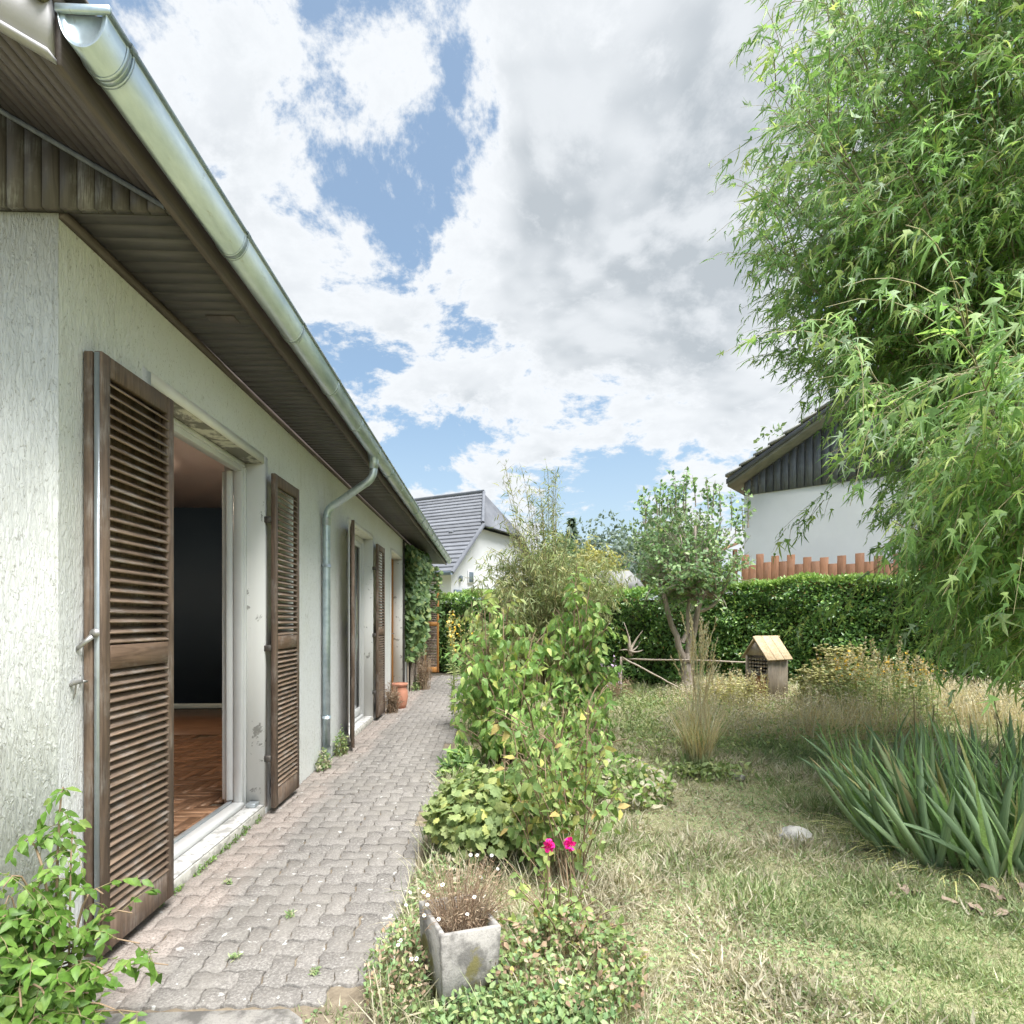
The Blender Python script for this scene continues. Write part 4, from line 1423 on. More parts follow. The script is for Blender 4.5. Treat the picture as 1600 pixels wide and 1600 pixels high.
def mallow():
    t = thing('mallow_plant', (-.05, 3.05, 0), 'low mound of broad lobed light green leaves at the path edge', 'plant')
    n = 1050
    a = rng.uniform(0, 2 * math.pi, n)
    r = np.sqrt(rng.uniform(.03, 1, n))
    ph = rng.uniform(.25, 1, n)
    P = np.stack([-.03 + .31 * r * np.cos(a), 3.05 + .30 * r * np.sin(a), .05 + .40 * np.sqrt(np.maximum(0, 1 - r * r * .82)) * ph], 1)
    L = [bez((-.03 + rnd.gauss(0, .05), 3.05 + rnd.gauss(0, .05), -.02), np.array((-.03, 3.05, .1)) * .4 + p * .6, p, 5) for p in P[:260]]
    stems_mesh(L, .0025, .0015, 3).build('stems', 'green_stem', t, kind='stuff')
    o = P - np.array((-.03, 3.05, -.05))
    up = unit(o) + rdir(n) * .45 + (0, -.25, .35)
    ax = rdir(n) + unit(o) * .4 + (0, -.2, -.3)
    foliage(t, leaf_lobed(), frames(ax, up, rng.uniform(.034, .066, n)), P, 'leaf_mallow', 300)
mallow()

def rose():
    t = thing('rose_bush', (.27, 2.12, 0), 'straggly rose bush with two magenta blooms near the concrete planter', 'rose bush')
    fl = [(.222, 2.10, .405), (.302, 2.10, .412)]
    ends = fl + [(.10, 2.0, .30), (.40, 2.1, .30), (.45, 2.2, .40), (.34, 2.0, .26), (.18, 1.98, .22), (.5, 2.05, .2), (.22, 2.2, .42), (.05, 2.1, .25), (.42, 1.95, .14), (.12, 2.15, .38)]
    ends += [(rnd.uniform(.02, .52), rnd.uniform(1.92, 2.25), rnd.uniform(.12, .40)) for _ in range(18)]
    L = []
    for e in ends:
        b = np.array((.27 + rnd.gauss(0, .05), 2.12 + rnd.gauss(0, .04), -.02))
        L.append(bez(b, b * .6 + np.array(e) * .4 + (0, 0, .08), e, 8))
    stems_mesh(L, .004, .002, 5).build('stems', 'twig', t, kind='stuff')
    P, T, S = along(L, .026, .3, .98)
    n = len(P)
    foliage(t, leaf_simple(.58, .1, .12), frames(rdir(n) + T * .3 + (0, 0, -.2), rdir(n) * .5 + (0, -.55, .7), rng.uniform(.022, .045, n)), P, 'leaf_rose', 200)
    for c in fl:
        # a ball of overlapping petals
        m = MB()
        for q in range(46):
            d = Vector(rdir(1, .25)[0])
            rr = rnd.uniform(.004, .017)
            M = Matrix.Translation(Vector(c) + d * rr) @ (d + Vector((rnd.gauss(0, .3), rnd.gauss(0, .3), .55))).to_track_quat('Y', 'Z').to_matrix().to_4x4() @ Matrix.Rotation(rnd.uniform(0, 6.28), 4, 'Y')
            z = rnd.uniform(.010, .017)
            st = len(m.v)
            m.add([(0, -.3 * z, 0), (-.6 * z, .2 * z, .14 * z), (0, .25 * z, 0), (.6 * z, .2 * z, .14 * z), (-.45 * z, .8 * z, .22 * z), (.45 * z, .8 * z, .22 * z), (0, .95 * z, .12 * z)], [], [(0, 2, 1), (0, 3, 2), (1, 2, 4), (2, 6, 4), (2, 5, 6), (2, 3, 5)])
            m.xform(M, st)
        m.build('rose_bloom', 'petal_pink', t)
rose()

# ------------------------------------------------------------------ planter
def planter():
    M = Matrix.Translation((-.155, 1.80, 0)) @ Matrix.Rotation(R(24), 4, 'Z')
    t = thing('planter', (-.155, 1.80, 0), 'weathered mossy square concrete planter with a chipped corner', 'planter')
    w, d, h, th = .215, .255, .245, .018
    def wall(x0, y0, x1, y1, nrm):
        m = MB().bbox((x0, y0, -.03), (x1, y1, h), .004)
        V = []
        for v in m.v:
            f = 1 - .10 * (1 - max(v[2], 0) / h)
            x, y = (v[0] - w / 2) * f + w / 2, (v[1] - d / 2) * f + d / 2
            V.append((x + rnd.uniform(-.001, .001), y + rnd.uniform(-.001, .001), v[2] - (.018 if (v[0] > w * .7 and v[2] > .2) else 0)))
        m.v = V
        m.build('planter_side', 'old_concrete', t, M)
    wall(0, 0, w, th, 0)
    wall(0, d - th, w, d, 0)
    wall(0, th + .0005, th, d - th - .0005, 0)
    wall(w - th, th + .0005, w, d - th - .0005, 0)
    MB().box((th - .004, th - .004, .0), (w - th + .004, d - th + .004, .195)).build('soil', 'soil', t, M)
    # withered fleabane filling it
    p = thing('fleabane', (-.10, 1.95, .19), 'withered brown fleabane with tiny white daisies growing in the planter', 'plant')
    c = M @ Vector((w / 2, d / 2, .19))
    ends = []
    for k in range(330):
        a, r = rnd.uniform(0, 6.283), math.sqrt(rnd.random())
        ends.append((c.x + .02 + .19 * r * math.cos(a), c.y + .03 + .16 * r * math.sin(a), .19 + rnd.uniform(.04, .30) * (1 - .45 * r)))
    L = []
    for e in ends:
        b = np.array((c.x + (e[0] - c.x) * .45, c.y + (e[1] - c.y) * .40, .185))
        L.append(bez(b, b * .5 + np.array(e) * .5 + (0, 0, .05), e, 6))
    stems_mesh(L, .0011, .0006, 3).build('stems', 'brown_dry', p, kind='stuff')
    P, T, S = along(L, .020, .15, 1.0)
    n = len(P)
    foliage(p, blade(2, .16, .4), frames(rdir(n) + T * .4, rdir(n), rng.uniform(.010, .024, n)), P, 'brown_dry')
    daisies(p, [ends[i] for i in range(0, 330, 20)], .006)
def daisies(parent, pts, r):
    """small white flowers with a yellow eye"""
    m, y = MB(), MB()
    for c in pts:
        c = Vector(c)
        q = Vector((rnd.gauss(0, .4), -.6 + rnd.gauss(0, .3), 1)).to_track_quat('Z', 'Y').to_matrix()
        for k in range(9):
            a = 2 * math.pi * k / 9
            u, v = Vector((math.cos(a), math.sin(a), 0)), Vector((-math.sin(a), math.cos(a), 0))
            m.add([c + q @ (u * r * .3), c + q @ (u * r + v * r * .26), c + q @ (u * r * 1.12), c + q @ (u * r - v * r * .26)], [(0, 3, 2, 1)])
        y.add([c + q @ Vector((r * .42 * math.cos(a), r * .42 * math.sin(a), r * .1)) for a in np.linspace(0, 5.24, 6)] + [c + q @ Vector((0, 0, r * .25))], [], [(i, (i + 1) % 6, 6) for i in range(6)])
    m.build('daisy_petals', 'petal_white', parent, kind='stuff')
    y.build('daisy_centres', 'petal_yellow', parent, kind='stuff')
planter()

# ------------------------------------------------------------------ iris clump
def iris():
    t = thing('iris_clump', (2.75, 3.0, 0), 'dense clump of grey-green sword-shaped iris leaves at right', 'plant')
    variants = []
    for k in range(8):
        r = random.Random(k)
        m = MB()
        n, bend, w = 7, r.uniform(.04, .55) if k < 7 else .9, r.uniform(.026, .042)
        V, Q = [], []
        for i in range(n + 1):
            s = i / n
            ww = w * (1 - .15 * (1 - s)) * (1 - max(0, (s - .55) / .45) ** 1.7) * .5 + .0006
            z, y = s * (1 - .25 * bend * s), bend * s * s * .8
            V += [(-ww, y, z), (0, y + .006 + .002 * (1 - s), z), (ww, y, z), (0, y - .004 * (1 - s), z)]
        for i in range(n):
            for q in range(4):
                a, b = i * 4 + q, i * 4 + (q + 1) % 4
                Q.append((a, b, b + 4, a + 4))
        m.add(V, Q)
        variants.append(m.mesh('sword_leaf', 'iris_blade', True))
    spots = []
    tr = 0
    while len(spots) < 60 and tr < 3000:
        tr += 1
        x, y = rnd.uniform(2.15, 3.9), rnd.uniform(2.42, 3.75)
        u, v = (x - 3.02) / .84, (y - 3.08) / .66
        if u * u + v * v < 1 and all((x - a) ** 2 + (y - b) ** 2 > .09 ** 2 for a, b in spots):
            spots.append((x, y))
    for x, y in spots:
        az = rnd.uniform(0, math.pi)
        u, v = (x - 3.02) / .84, (y - 3.08) / .66
        for k in range(5):
            f = (k - 2) / 2
            ln = rnd.uniform(.52, .80) * (1 - .12 * abs(f))
            lean = Vector((u * .75 + .14 * rnd.gauss(0, 1), v * .55 + .12 * rnd.gauss(0, 1), 1)).normalized()
            M = Matrix.Translation((x + f * .03 * math.cos(az), y + f * .03 * math.sin(az), -.03)) @ lean.to_track_quat('Z', 'Y').to_matrix().to_4x4()
            M = M @ Matrix.Rotation(az + rnd.gauss(0, .35), 4, 'Z') @ Matrix.Rotation(f * .34 + rnd.gauss(0, .05), 4, 'Y') @ Matrix.Rotation(rnd.gauss(0, .08), 4, 'X') @ Matrix.Diagonal((1, ln, ln, 1))
            obj('sword_leaf', variants[7 if rnd.random() < .06 else rnd.randrange(7)], t, M)
    n = 420
    a, q = rng.uniform(0, 6.283, n), np.sqrt(rng.uniform(0, 1, n))
    P = np.stack([3.02 + .82 * q * np.cos(a), 3.10 + .62 * q * np.sin(a), np.full(n, -.03)], 1)
    ax = np.stack([.75 * q * np.cos(a), .55 * q * np.sin(a), np.ones(n)], 1) + rng.normal(0, .16, (n, 3))
    foliage(t, blade(5, .05, .3), frames(ax, rdir(n) + np.stack([np.cos(a), np.sin(a), 0 * a], 1), rng.uniform(.45, .78, n)), P, 'leaf_iris', 0, 'inner_leaves')
    # spent flower stalks
    st = [bez((x, y, 0), (x + .02, y, .4), (x + rnd.gauss(0, .05), y, rnd.uniform(.72, .86)), 6) for x, y in ((2.5, 3.2), (3.0, 2.9), (2.75, 3.4), (3.2, 3.3), (2.95, 3.1))]
    stems_mesh(st, .005, .003, 6).build('flower_stalks', 'green_stem', t, kind='stuff')
    P, T, S = along(st, .05, .75, 1.0, .006)
    foliage(t, leaf_simple(.6, .1, .1), frames(rdir(len(P), .5), rdir(len(P)), rng.uniform(.02, .035, len(P))), P, 'brown_dry', 0, 'spent_flowers')
    # thin dry straps at the foot
    n = 260
    a = rng.uniform(2.6, 5.6, n)
    P = np.stack([3.02 + .84 * np.cos(a) + rng.normal(0, .05, n), 3.08 + .64 * np.sin(a) + rng.normal(0, .05, n), np.full(n, -.02)], 1)
    ax = np.stack([np.cos(a), np.sin(a), rng.uniform(.1, .9, n)], 1) + rng.normal(0, .25, (n, 3))
    foliage(t, blade(4, .035, .8), frames(ax, np.tile((0, 0, 1.0), (n, 1)), rng.uniform(.15, .32, n)), P, 'yarrow', 0, 'dry_straps')
iris()

# ------------------------------------------------------------------ hedges
def hedge(name, a, b, h, th, label, n_face, leaf=.105):
    a, b = np.array((*a, 0.0)), np.array((*b, 0.0))
    t = thing(name, tuple((a + b) / 2), label, 'hedge', 'laurel hedges at the end of the garden')
    d = unit(b - a)
    nrm = np.array((d[1], -d[0], 0))
    if nrm[1] > 0:
        nrm = -nrm
    L = np.linalg.norm(b - a)
    def top(s):
        return h + .045 * np.sin(s * 2.3) + .03 * np.sin(s * 5.9 + 1)
    # inner branchwork
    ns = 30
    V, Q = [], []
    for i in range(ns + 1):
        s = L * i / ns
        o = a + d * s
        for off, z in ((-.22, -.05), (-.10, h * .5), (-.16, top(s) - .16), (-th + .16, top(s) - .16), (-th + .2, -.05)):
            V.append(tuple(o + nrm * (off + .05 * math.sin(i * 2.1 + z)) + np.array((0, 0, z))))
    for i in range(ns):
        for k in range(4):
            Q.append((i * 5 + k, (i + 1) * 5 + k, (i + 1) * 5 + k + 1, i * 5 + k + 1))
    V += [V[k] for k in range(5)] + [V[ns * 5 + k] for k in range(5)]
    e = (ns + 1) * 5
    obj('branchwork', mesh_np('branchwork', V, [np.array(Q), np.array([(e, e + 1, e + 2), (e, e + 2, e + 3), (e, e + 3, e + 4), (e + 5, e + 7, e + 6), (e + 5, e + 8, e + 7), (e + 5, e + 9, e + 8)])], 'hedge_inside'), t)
    # leaves over face, top and ends
    s = rng.uniform(0, L, n_face)
    z = h * rng.uniform(.03, 1, n_face)
    lump = .06 * np.sin(s * 3.1 + z * 2) + .05 * np.sin(s * 7.3 - z * 5) + .04 * np.sin(z * 9 + s * 1.7)
    P = a + d * s[:, None] + nrm * (lump - rng.gamma(1.3, .055, n_face) + .03)[:, None]
    P[:, 2] = np.minimum(z, top(s))
    ax = rdir(n_face) * .8 + nrm * .55 + np.array((0, 0, .15))
    up = nrm * .5 + rdir(n_face) * .55 + np.array((0, 0, .75))
    foliage(t, leaf_mid(.48), frames(ax, up, rng.uniform(.6, 1.15, n_face) * leaf), P, 'leaf_hedge')
    nt = int(n_face * .55)
    s = rng.uniform(0, L, nt)
    P = a + d * s[:, None] - nrm * (rng.uniform(-.06, th, nt))[:, None]
    P[:, 2] = top(s) + rng.uniform(-.07, .06, nt)
    ax = rdir(nt) * .7 + np.array((0, 0, .7))
    foliage(t, leaf_mid(.46), frames(ax, rdir(nt) + nrm * .5, rng.uniform(.6, 1.1, nt) * leaf), P, 'leaf_hedge_tip', 0, 'young_leaves')
    # some young shoots reach out of the face
    nf = n_face // 22
    s, z = rng.uniform(0, L, nf), h * rng.uniform(.2, 1, nf)
    P = a + d * s[:, None] + nrm * rng.uniform(.0, .10, nf)[:, None]
    P[:, 2] = z
    foliage(t, leaf_mid(.46), frames(rdir(nf) * .6 + nrm * .5 + (0, 0, .5), rdir(nf), rng.uniform(.6, 1.0, nf) * leaf), P, 'leaf_hedge_tip', 0, 'young_leaves')
hedge('laurel_hedge', (4.15, 13.55), (9.1, 7.95), 2.06, .9, 'tall glossy laurel hedge on the right, below the orange board fence', 26000)
hedge('laurel_hedge', (-3.2, 15.0), (3.75, 10.45), 1.86, .8, 'lower laurel hedge behind the bamboo on the left', 19000, .105)

# ------------------------------------------------------------------ lilac tree, bamboo
def lilac():
    base = np.array((3.43, 9.45, 0))
    t = thing('lilac_tree', tuple(base), 'small multi-stemmed garden tree with rounded dark leaves before the hedge', 'tree')
    m = MB()
    limbs = [[(0, 0, 0), (-.03, 0, .5), (.05, 0, 1.1), (.25, 0, 1.75), (.35, .1, 2.5)], [(-.06, 0, 0), (-.10, 0, .6), (-.32, 0, 1.2), (-.45, .1, 1.9), (-.6, .1, 2.6)], [(.05, .05, 0), (.06, 0, .8), (.14, -.1, 1.6), (.10, 0, 2.9)],
             [(.16, 0, 1.45), (.5, 0, 1.62), (.78, .1, 2.1)], [(-.1, 0, .9), (-.02, -.1, 1.8), (-.2, -.1, 2.7)]]
    lim = [np.array(l) + base for l in limbs]
    for l, r in zip(lim, (.075, .07, .06, .04, .04)):
        q = bez(l[0], l[len(l) // 2] * 2 - (l[0] + l[-1]) / 2, l[-1], 10) if len(l) == 3 else np.concatenate([np.linspace(l[i], l[i + 1], 4)[:-1] for i in range(len(l) - 1)] + [l[-1:]])
        q = q + rng.normal(0, .012, q.shape)
        m.tube(q, list(np.linspace(r, r * .35, len(q))), 8)
    m.tube([base + (-.02, 0, 0), base + (-.03, 0, .35), base + (.0, 0, .7)], [.12, .10, .085], 9)
    m.build('trunk', 'bark', t, smooth=True)
    br = []
    cen, rad = base + np.array((.02, 0, 2.32)), np.array((1.15, .95, 1.1))
    for k in range(140):
        d = rdir(1)[0]
        e = cen + d * rad * rnd.uniform(.5, 1) ** .5
        if e[2] < 1.05 + .25 * abs(e[0] - cen[0]):
            continue
        b = lim[rnd.randrange(5)][-2]
        br.append(bez(b, (b + e) / 2 + (0, 0, .2), e, 6))
    for k in range(26):
        x = rnd.uniform(-.85, .95)
        z0 = 2.42 + .75 * math.sqrt(max(0, 1 - (x / 1.05) ** 2))
        b = base + (x, rnd.uniform(-.4, .4), z0)
        br.append(bez(b, b + (0, 0, .2), b + (rnd.gauss(0, .06), 0, rnd.uniform(.3, .62)), 6))
    stems_mesh(br, .012, .003, 5).build('branches', 'bark', t, kind='stuff')
    tw = []
    P, T, S = along(br, .085, .25, 1.0)
    for p in P:
        d = rdir(1, .5)[0]
        tw.append(bez(p, p + d * .08, p + d * rnd.uniform(.08, .24), 4))
    stems_mesh(tw, .003, .0015, 3).build('twigs', 'bark', t, kind='stuff')
    tw += br[-26:]
    P, T, S = along(tw, .033, .2, 1.0, .01)
    n = len(P)
    foliage(t, leaf_simple(.62, .10, .12), frames(rdir(n) * .9 + T * .3 + (0, 0, -.15), rdir(n) * .6 + (0, -.35, .65), rng.uniform(.06, .10, n)), P, 'leaf_lilac')
    print('lilac', n)
lilac()
def bamboo():
    base = np.array((1.05, 9.3, 0))
    t = thing('bamboo', tuple(base), 'feathery yellow-green bamboo thicket with thin bare tops', 'bamboo')
    cul, thin = [], []
    for k in range(140):
        a, r = rnd.uniform(0, 6.283), math.sqrt(rnd.random())
        b = base + (.45 * r * math.cos(a), .35 * r * math.sin(a), 0)
        h = rnd.uniform(1.6, 2.9)
        e = b + (1.0 * r * math.cos(a) + rnd.gauss(0, .12), .6 * r * math.sin(a), h * (1 - .12 * r))
        cul.append(bez(b, b + (.1 * r * math.cos(a), .1 * r * math.sin(a), h * .8), e, 8))
    for k in range(22):
        x = rnd.uniform(-.85, .25)
        b = base + (x * .5, rnd.uniform(-.3, .3), 0)
        h = rnd.uniform(3.1, 4.35) - .9 * abs(x + .3)
        thin.append(bez(b, b + (0, 0, h * .7), base + (x, rnd.uniform(-.3, .3), h), 10))
    stems_mesh(cul + thin, .009, .0025, 5).build('culms', 'green_stem', t, kind='stuff')
    tw = []
    P, T, S = along(cul, .13, .35, 1.0)
    for p in P:
        for _ in range(2):
            d = rdir(1, .2)[0]
            ln = rnd.uniform(.12, .32)
            tw.append(bez(p, p + d * ln * .7, p + d * ln + (0, 0, -.08), 4))
    tw2 = []
    P, T, S = along(thin, .075, .52, 1.0)
    for p in P:
        for _ in range(2):
            d = rdir(1, 1.1)[0]
            ln = rnd.uniform(.12, .30)
            tw2.append(bez(p, p + d * ln * .6, p + d * ln, 4))
    stems_mesh(tw + tw2, .0022, .001, 3).build('twigs', 'green_stem', t, kind='stuff')
    P, T, S = along(tw, .026, .2, 1.0, .01)
    P2, T2, S2 = along(tw2, .075, .3, 1.0, .01)
    P, T = np.concatenate([P, P2]), np.concatenate([T, T2])
    n = len(P)
    foliage(t, leaf_simple(.15, .1, .3), frames(rdir(n) * .7 + T * .4 + (0, 0, -.55), rdir(n) + (0, 0, .5), rng.uniform(.08, .15, n)), P, 'leaf_bamboo')
    print('bamboo', n)
bamboo()

# ------------------------------------------------------------------ climber on the far wall
def climber():
    t = thing('climbing_plant', (-1.4, 10.4, 0), 'dark green climber hanging over trellis poles on the far house wall', 'climber')
    n = 4200
    y = rng.normal(10.6, .65, n).clip(9.55, 12.3)
    z = 2.62 - rng.gamma(2.2, .36, n)
    z = np.where(z < .55, rng.uniform(.7, 2.5, n), z)
    bulge = .06 + .16 * np.exp(-((z - 1.5) / .7) ** 2) * np.exp(-((y - 10.6) / 1.0) ** 2) + .12 * np.exp(-((z - 2.35) / .25) ** 2)
    P = np.stack([WX + .03 + bulge * rng.uniform(.2, 1.25, n), y, z], 1)
    foliage(t, leaf_lobed(), frames(rdir(n) * .7 + (0, -.1, -.7), rdir(n) * .5 + (.7, -.5, .4), rng.uniform(.07, .125, n)), P, 'leaf_ivy')
    L = []
    for k in range(40):
        y0 = rnd.uniform(10.0, 11.2)
        L.append(bez((WX + .06, y0, 0), (WX + .08 + rnd.gauss(0, .03), y0 + rnd.gauss(0, .15), 1.2), (WX + .08, rnd.uniform(9.7, 11.9), 2.55), 8))
    stems_mesh(L, .010, .004, 5).build('stems', 'bark', t, kind='stuff')
    for k, y0 in enumerate((9.75, 10.1, 10.5)):
        MB().tube([(WX + .05 + .02 * k, y0, 0), (WX + .04 + .02 * k, y0 + .03, 1.9)], .013, 7).build('trellis_pole', 'old_grey_wood', t)
    # sprays that reach out across the orange shutter
    sp = [bez((WX + .2, 11.6, z0), (WX + .35, 11.7, z0 + .12), (WX + rnd.uniform(.42, .68), 11.7, z0 - rnd.uniform(.0, .25)), 6) for z0 in (2.35, 2.2, 1.75, 1.5, 2.0)]
    stems_mesh(sp, .004, .002, 4).build('sprays', 'green_stem', t, kind='stuff')
    P, T, S = along(sp, .022, .1, 1.0, .03)
    k = len(P)
    foliage(t, leaf_lobed(), frames(rdir(k) * .7 + (0, 0, -.6), rdir(k) * .5 + (.2, -.8, .4), rng.uniform(.06, .10, k)), P, 'leaf_ivy', 0, 'spray_leaves')
climber()

# ================================================================== lawn, meadow and weeds
def lawn():
    def zone(n, x0, x1, y0, y1, power=1.0):
        y = y0 + (y1 - y0) * rng.uniform(0, 1, n) ** power
        return np.stack([rng.uniform(x0, x1, n), y, np.full(n, -.028)], 1)
    def keep(P):
        x, y = P[:, 0], P[:, 1]
        edge = -.34 + .05 * np.sin(y * 2.3) + .03 * np.sin(y * 7.1)
        ok = (x > edge) | ((y < 1.86) & (x > -.62 + .04 * np.sin(y * 9)) & (x > -1.0 + (y - 1.3) * .7))
        ok &= x < 1.25 * y + 2.2
        return P[ok]
    P = np.concatenate([zone(26000, -.7, 4.2, .2, 1.46, 1.0), zone(9000, 3.4, 5.5, 1.4, 3.2, 1.0), zone(150000, -1.0, 3.4, 1.45, 3.2, 1.15), zone(85000, -.4, 5.0, 3.2, 6.5, 1.2), zone(48000, -.4, 11, 6.5, 12.5, 1.1), zone(12000, 5.0, 9.0, 3.2, 6.5, 1.0)])
    P = keep(P)
    P[:, 2] = ground_z(P[:, 0], P[:, 1]) - .003
    n = len(P)
    dry = np.sin(P[:, 0] * 1.9 + 1.3 * np.sin(P[:, 1] * 1.1)) + .8 * np.sin(P[:, 1] * 2.7 + P[:, 0] * 3.1) + rng.normal(0, .8, n)
    far = np.clip((P[:, 1] - 2.5) / 6, 0, 1)
    green = dry < .10 - .35 * far
    for sel, mat, nm, lab, lo, hi, tilt in ((green, 'grass_green', 'lawn_grass', 'short green lawn grass growing over the garden', .020, .062, .9), (~green, 'grass_straw', 'dry_grass', 'dry straw-coloured grass mixed into the lawn', .020, .065, 1.5)):
        Q = P[sel]
        k = len(Q)
        ax = rng.normal(0, 1, (k, 3)) * np.array((tilt, tilt, .3)) + (0, 0, 1.0)
        ax[:, 2] = np.abs(ax[:, 2])
        clump = .65 + .85 * np.clip(np.sin(Q[:, 0] * 5.1 + 2 * np.sin(Q[:, 1] * 3.3)) * np.sin(Q[:, 1] * 6.2 + 1.5 * np.sin(Q[:, 0] * 4.1)) + .45 + rng.normal(0, .25, k), 0, 1.3)
        sz = rng.uniform(lo, hi, k) * (1 + 1.1 * far[sel]) * clump
        me = scatter_mesh(nm, blade(2, .13, .5), frames(ax, rdir(k), sz, sz * rng.uniform(.6, 1.2, k) * (1 + .3 * far[sel])), Q, mat)
        o = obj(nm, me, None, None, lab, 'stuff')
        o['category'] = 'grass'
    # clover and plantain leaves between the blades
    P = keep(zone(26000, -.6, 3.4, 1.45, 4.2, 1.2))
    m = np.sin(P[:, 0] * 3.7 + 2 * np.sin(P[:, 1] * 2.2)) + rng.normal(0, .6, len(P)) > .1
    P = P[m]
    P[:, 2] = ground_z(P[:, 0], P[:, 1]) + rng.uniform(.004, .028, len(P))
    k = len(P)
    o = obj('clover', scatter_mesh('clover', leaf_small(.75), frames(rdir(k) * (1, 1, .3), rdir(k) * .4 + (0, 0, 1), rng.uniform(.009, .021, k)), P, 'clover'), None, None, 'small clover leaves scattered through the lawn', 'stuff')
    o['category'] = 'clover'
lawn()

def meadow():
    # tall dry grass before the hedge
    n = 14000
    y = rng.uniform(5.6, 9.6, n)
    x = .30 * y + rng.uniform(0, 1, n) ** .9 * (1.02 * y - .30 * y)
    dens = np.sin(x * 2.1) + np.sin(y * 1.9 + x) + rng.normal(0, .8, n)
    ok = dens > -.6
    P = np.stack([x, y, np.full(n, -.03)], 1)[ok]
    k = len(P)
    h = rng.uniform(.12, 1, k) * np.where((P[:, 0] / P[:, 1] > .42) & (P[:, 0] / P[:, 1] < .57), .32, .56) * np.clip((P[:, 0] / P[:, 1] - .22) / .2, .35, 1)
    ax = rng.normal(0, .22, (k, 3)) + (0, 0, 1)
    o = obj('meadow_grass', scatter_mesh('meadow_grass', blade(3, .030, .35), frames(ax, rdir(k), h), P, 'tan_stem'), None, None, 'tall tan dried meadow grass in front of the hedge', 'stuff')
    o['category'] = 'grass'
    # seed heads
    sel = rng.uniform(0, 1, k) < .75
    T = P[sel] + unit(ax[sel]) * h[sel][:, None] * .85
    q = len(T) * 4
    Q = np.repeat(T, 4, axis=0) + rng.normal(0, .012, (q, 3)) + np.array((0, 0, 1)) * rng.uniform(-.05, .03, q)[:, None]
    o = obj('seed_heads', scatter_mesh('seed_heads', leaf_small(.45), frames(rdir(q, .8), rdir(q), rng.uniform(.015, .038, q)), Q, 'grass_straw'), None, None, 'pale seed heads on the dried meadow grass', 'stuff')
    o['category'] = 'grass'
    # green weeds low down
    n = 9000
    y = rng.uniform(5.0, 9.8, n)
    x = .24 * y + rng.uniform(0, 1, n) * .62 * y
    P = np.stack([x, y, rng.uniform(-.02, .16, n)], 1)
    o = obj('meadow_weeds', scatter_mesh('meadow_weeds', leaf_small(.4), frames(rdir(n, .3), rdir(n), rng.uniform(.03, .07, n)), P, 'weed'), None, None, 'low green weeds among the dried meadow grass', 'stuff')
    o['category'] = 'weeds'
meadow()

def tuft():
    t = thing('grass_tuft', (1.74, 4.6, 0), 'tall dry ornamental grass tuft alone on the lawn', 'grass tuft')
    n = 1500
    a = rng.uniform(0, 6.283, n)
    P = np.stack([1.74 + .07 * np.cos(a), 4.6 + .07 * np.sin(a), np.full(n, -.02)], 1)
    ax = np.stack([np.cos(a) * rng.uniform(0, .55, n), np.sin(a) * rng.uniform(0, .55, n), np.ones(n)], 1)
    foliage(t, blade(5, .018, .8), frames(ax, np.stack([np.cos(a), np.sin(a), np.full(n, .1)], 1), rng.uniform(.18, .45, n)), P, 'grass_green', 0, 'blades')
    n = 260
    a = rng.uniform(0, 6.283, n)
    P = np.stack([1.74 + .06 * np.cos(a), 4.6 + .06 * np.sin(a), np.full(n, -.02)], 1)
    ax = np.stack([np.cos(a) * rng.uniform(0, .22, n), np.sin(a) * rng.uniform(0, .22, n), np.ones(n)], 1)
    foliage(t, blade(4, .018, .45), frames(ax, rdir(n), rng.uniform(.4, .75, n)), P, 'tan_stem', 0, 'dry_blades')
    L = []
    for k in range(34):
        b = (1.74 + rnd.gauss(0, .03), 4.6 + rnd.gauss(0, .03), 0)
        e = (1.74 + rnd.gauss(.0, .10), 4.6 + rnd.gauss(0, .10), rnd.uniform(.85, 1.32))
        L.append(bez(b, (b[0], b[1], e[2] * .6), e, 8))
    stems_mesh(L, .0028, .0015, 4).build('stalks', 'tan_stem', t, kind='stuff')
    P, T, S = along(L, .010, .80, 1.0, .004)
    n = len(P)
    foliage(t, leaf_small(.35), frames(T + rdir(n) * .3, rdir(n), rng.uniform(.02, .04, n)), P, 'tan_stem', 0, 'seed_spikes')
    # leafy weeds at its foot
    n = 420
    P = np.stack([rng.normal(1.74, .17, n), rng.normal(4.5, .12, n), rng.uniform(0, .09, n)], 1)
    foliage(t, leaf_simple(.5), frames(rdir(n, .3), rdir(n) + (0, 0, .8), rng.uniform(.03, .07, n)), P, 'weed', 0, 'foot_weeds')
tuft()

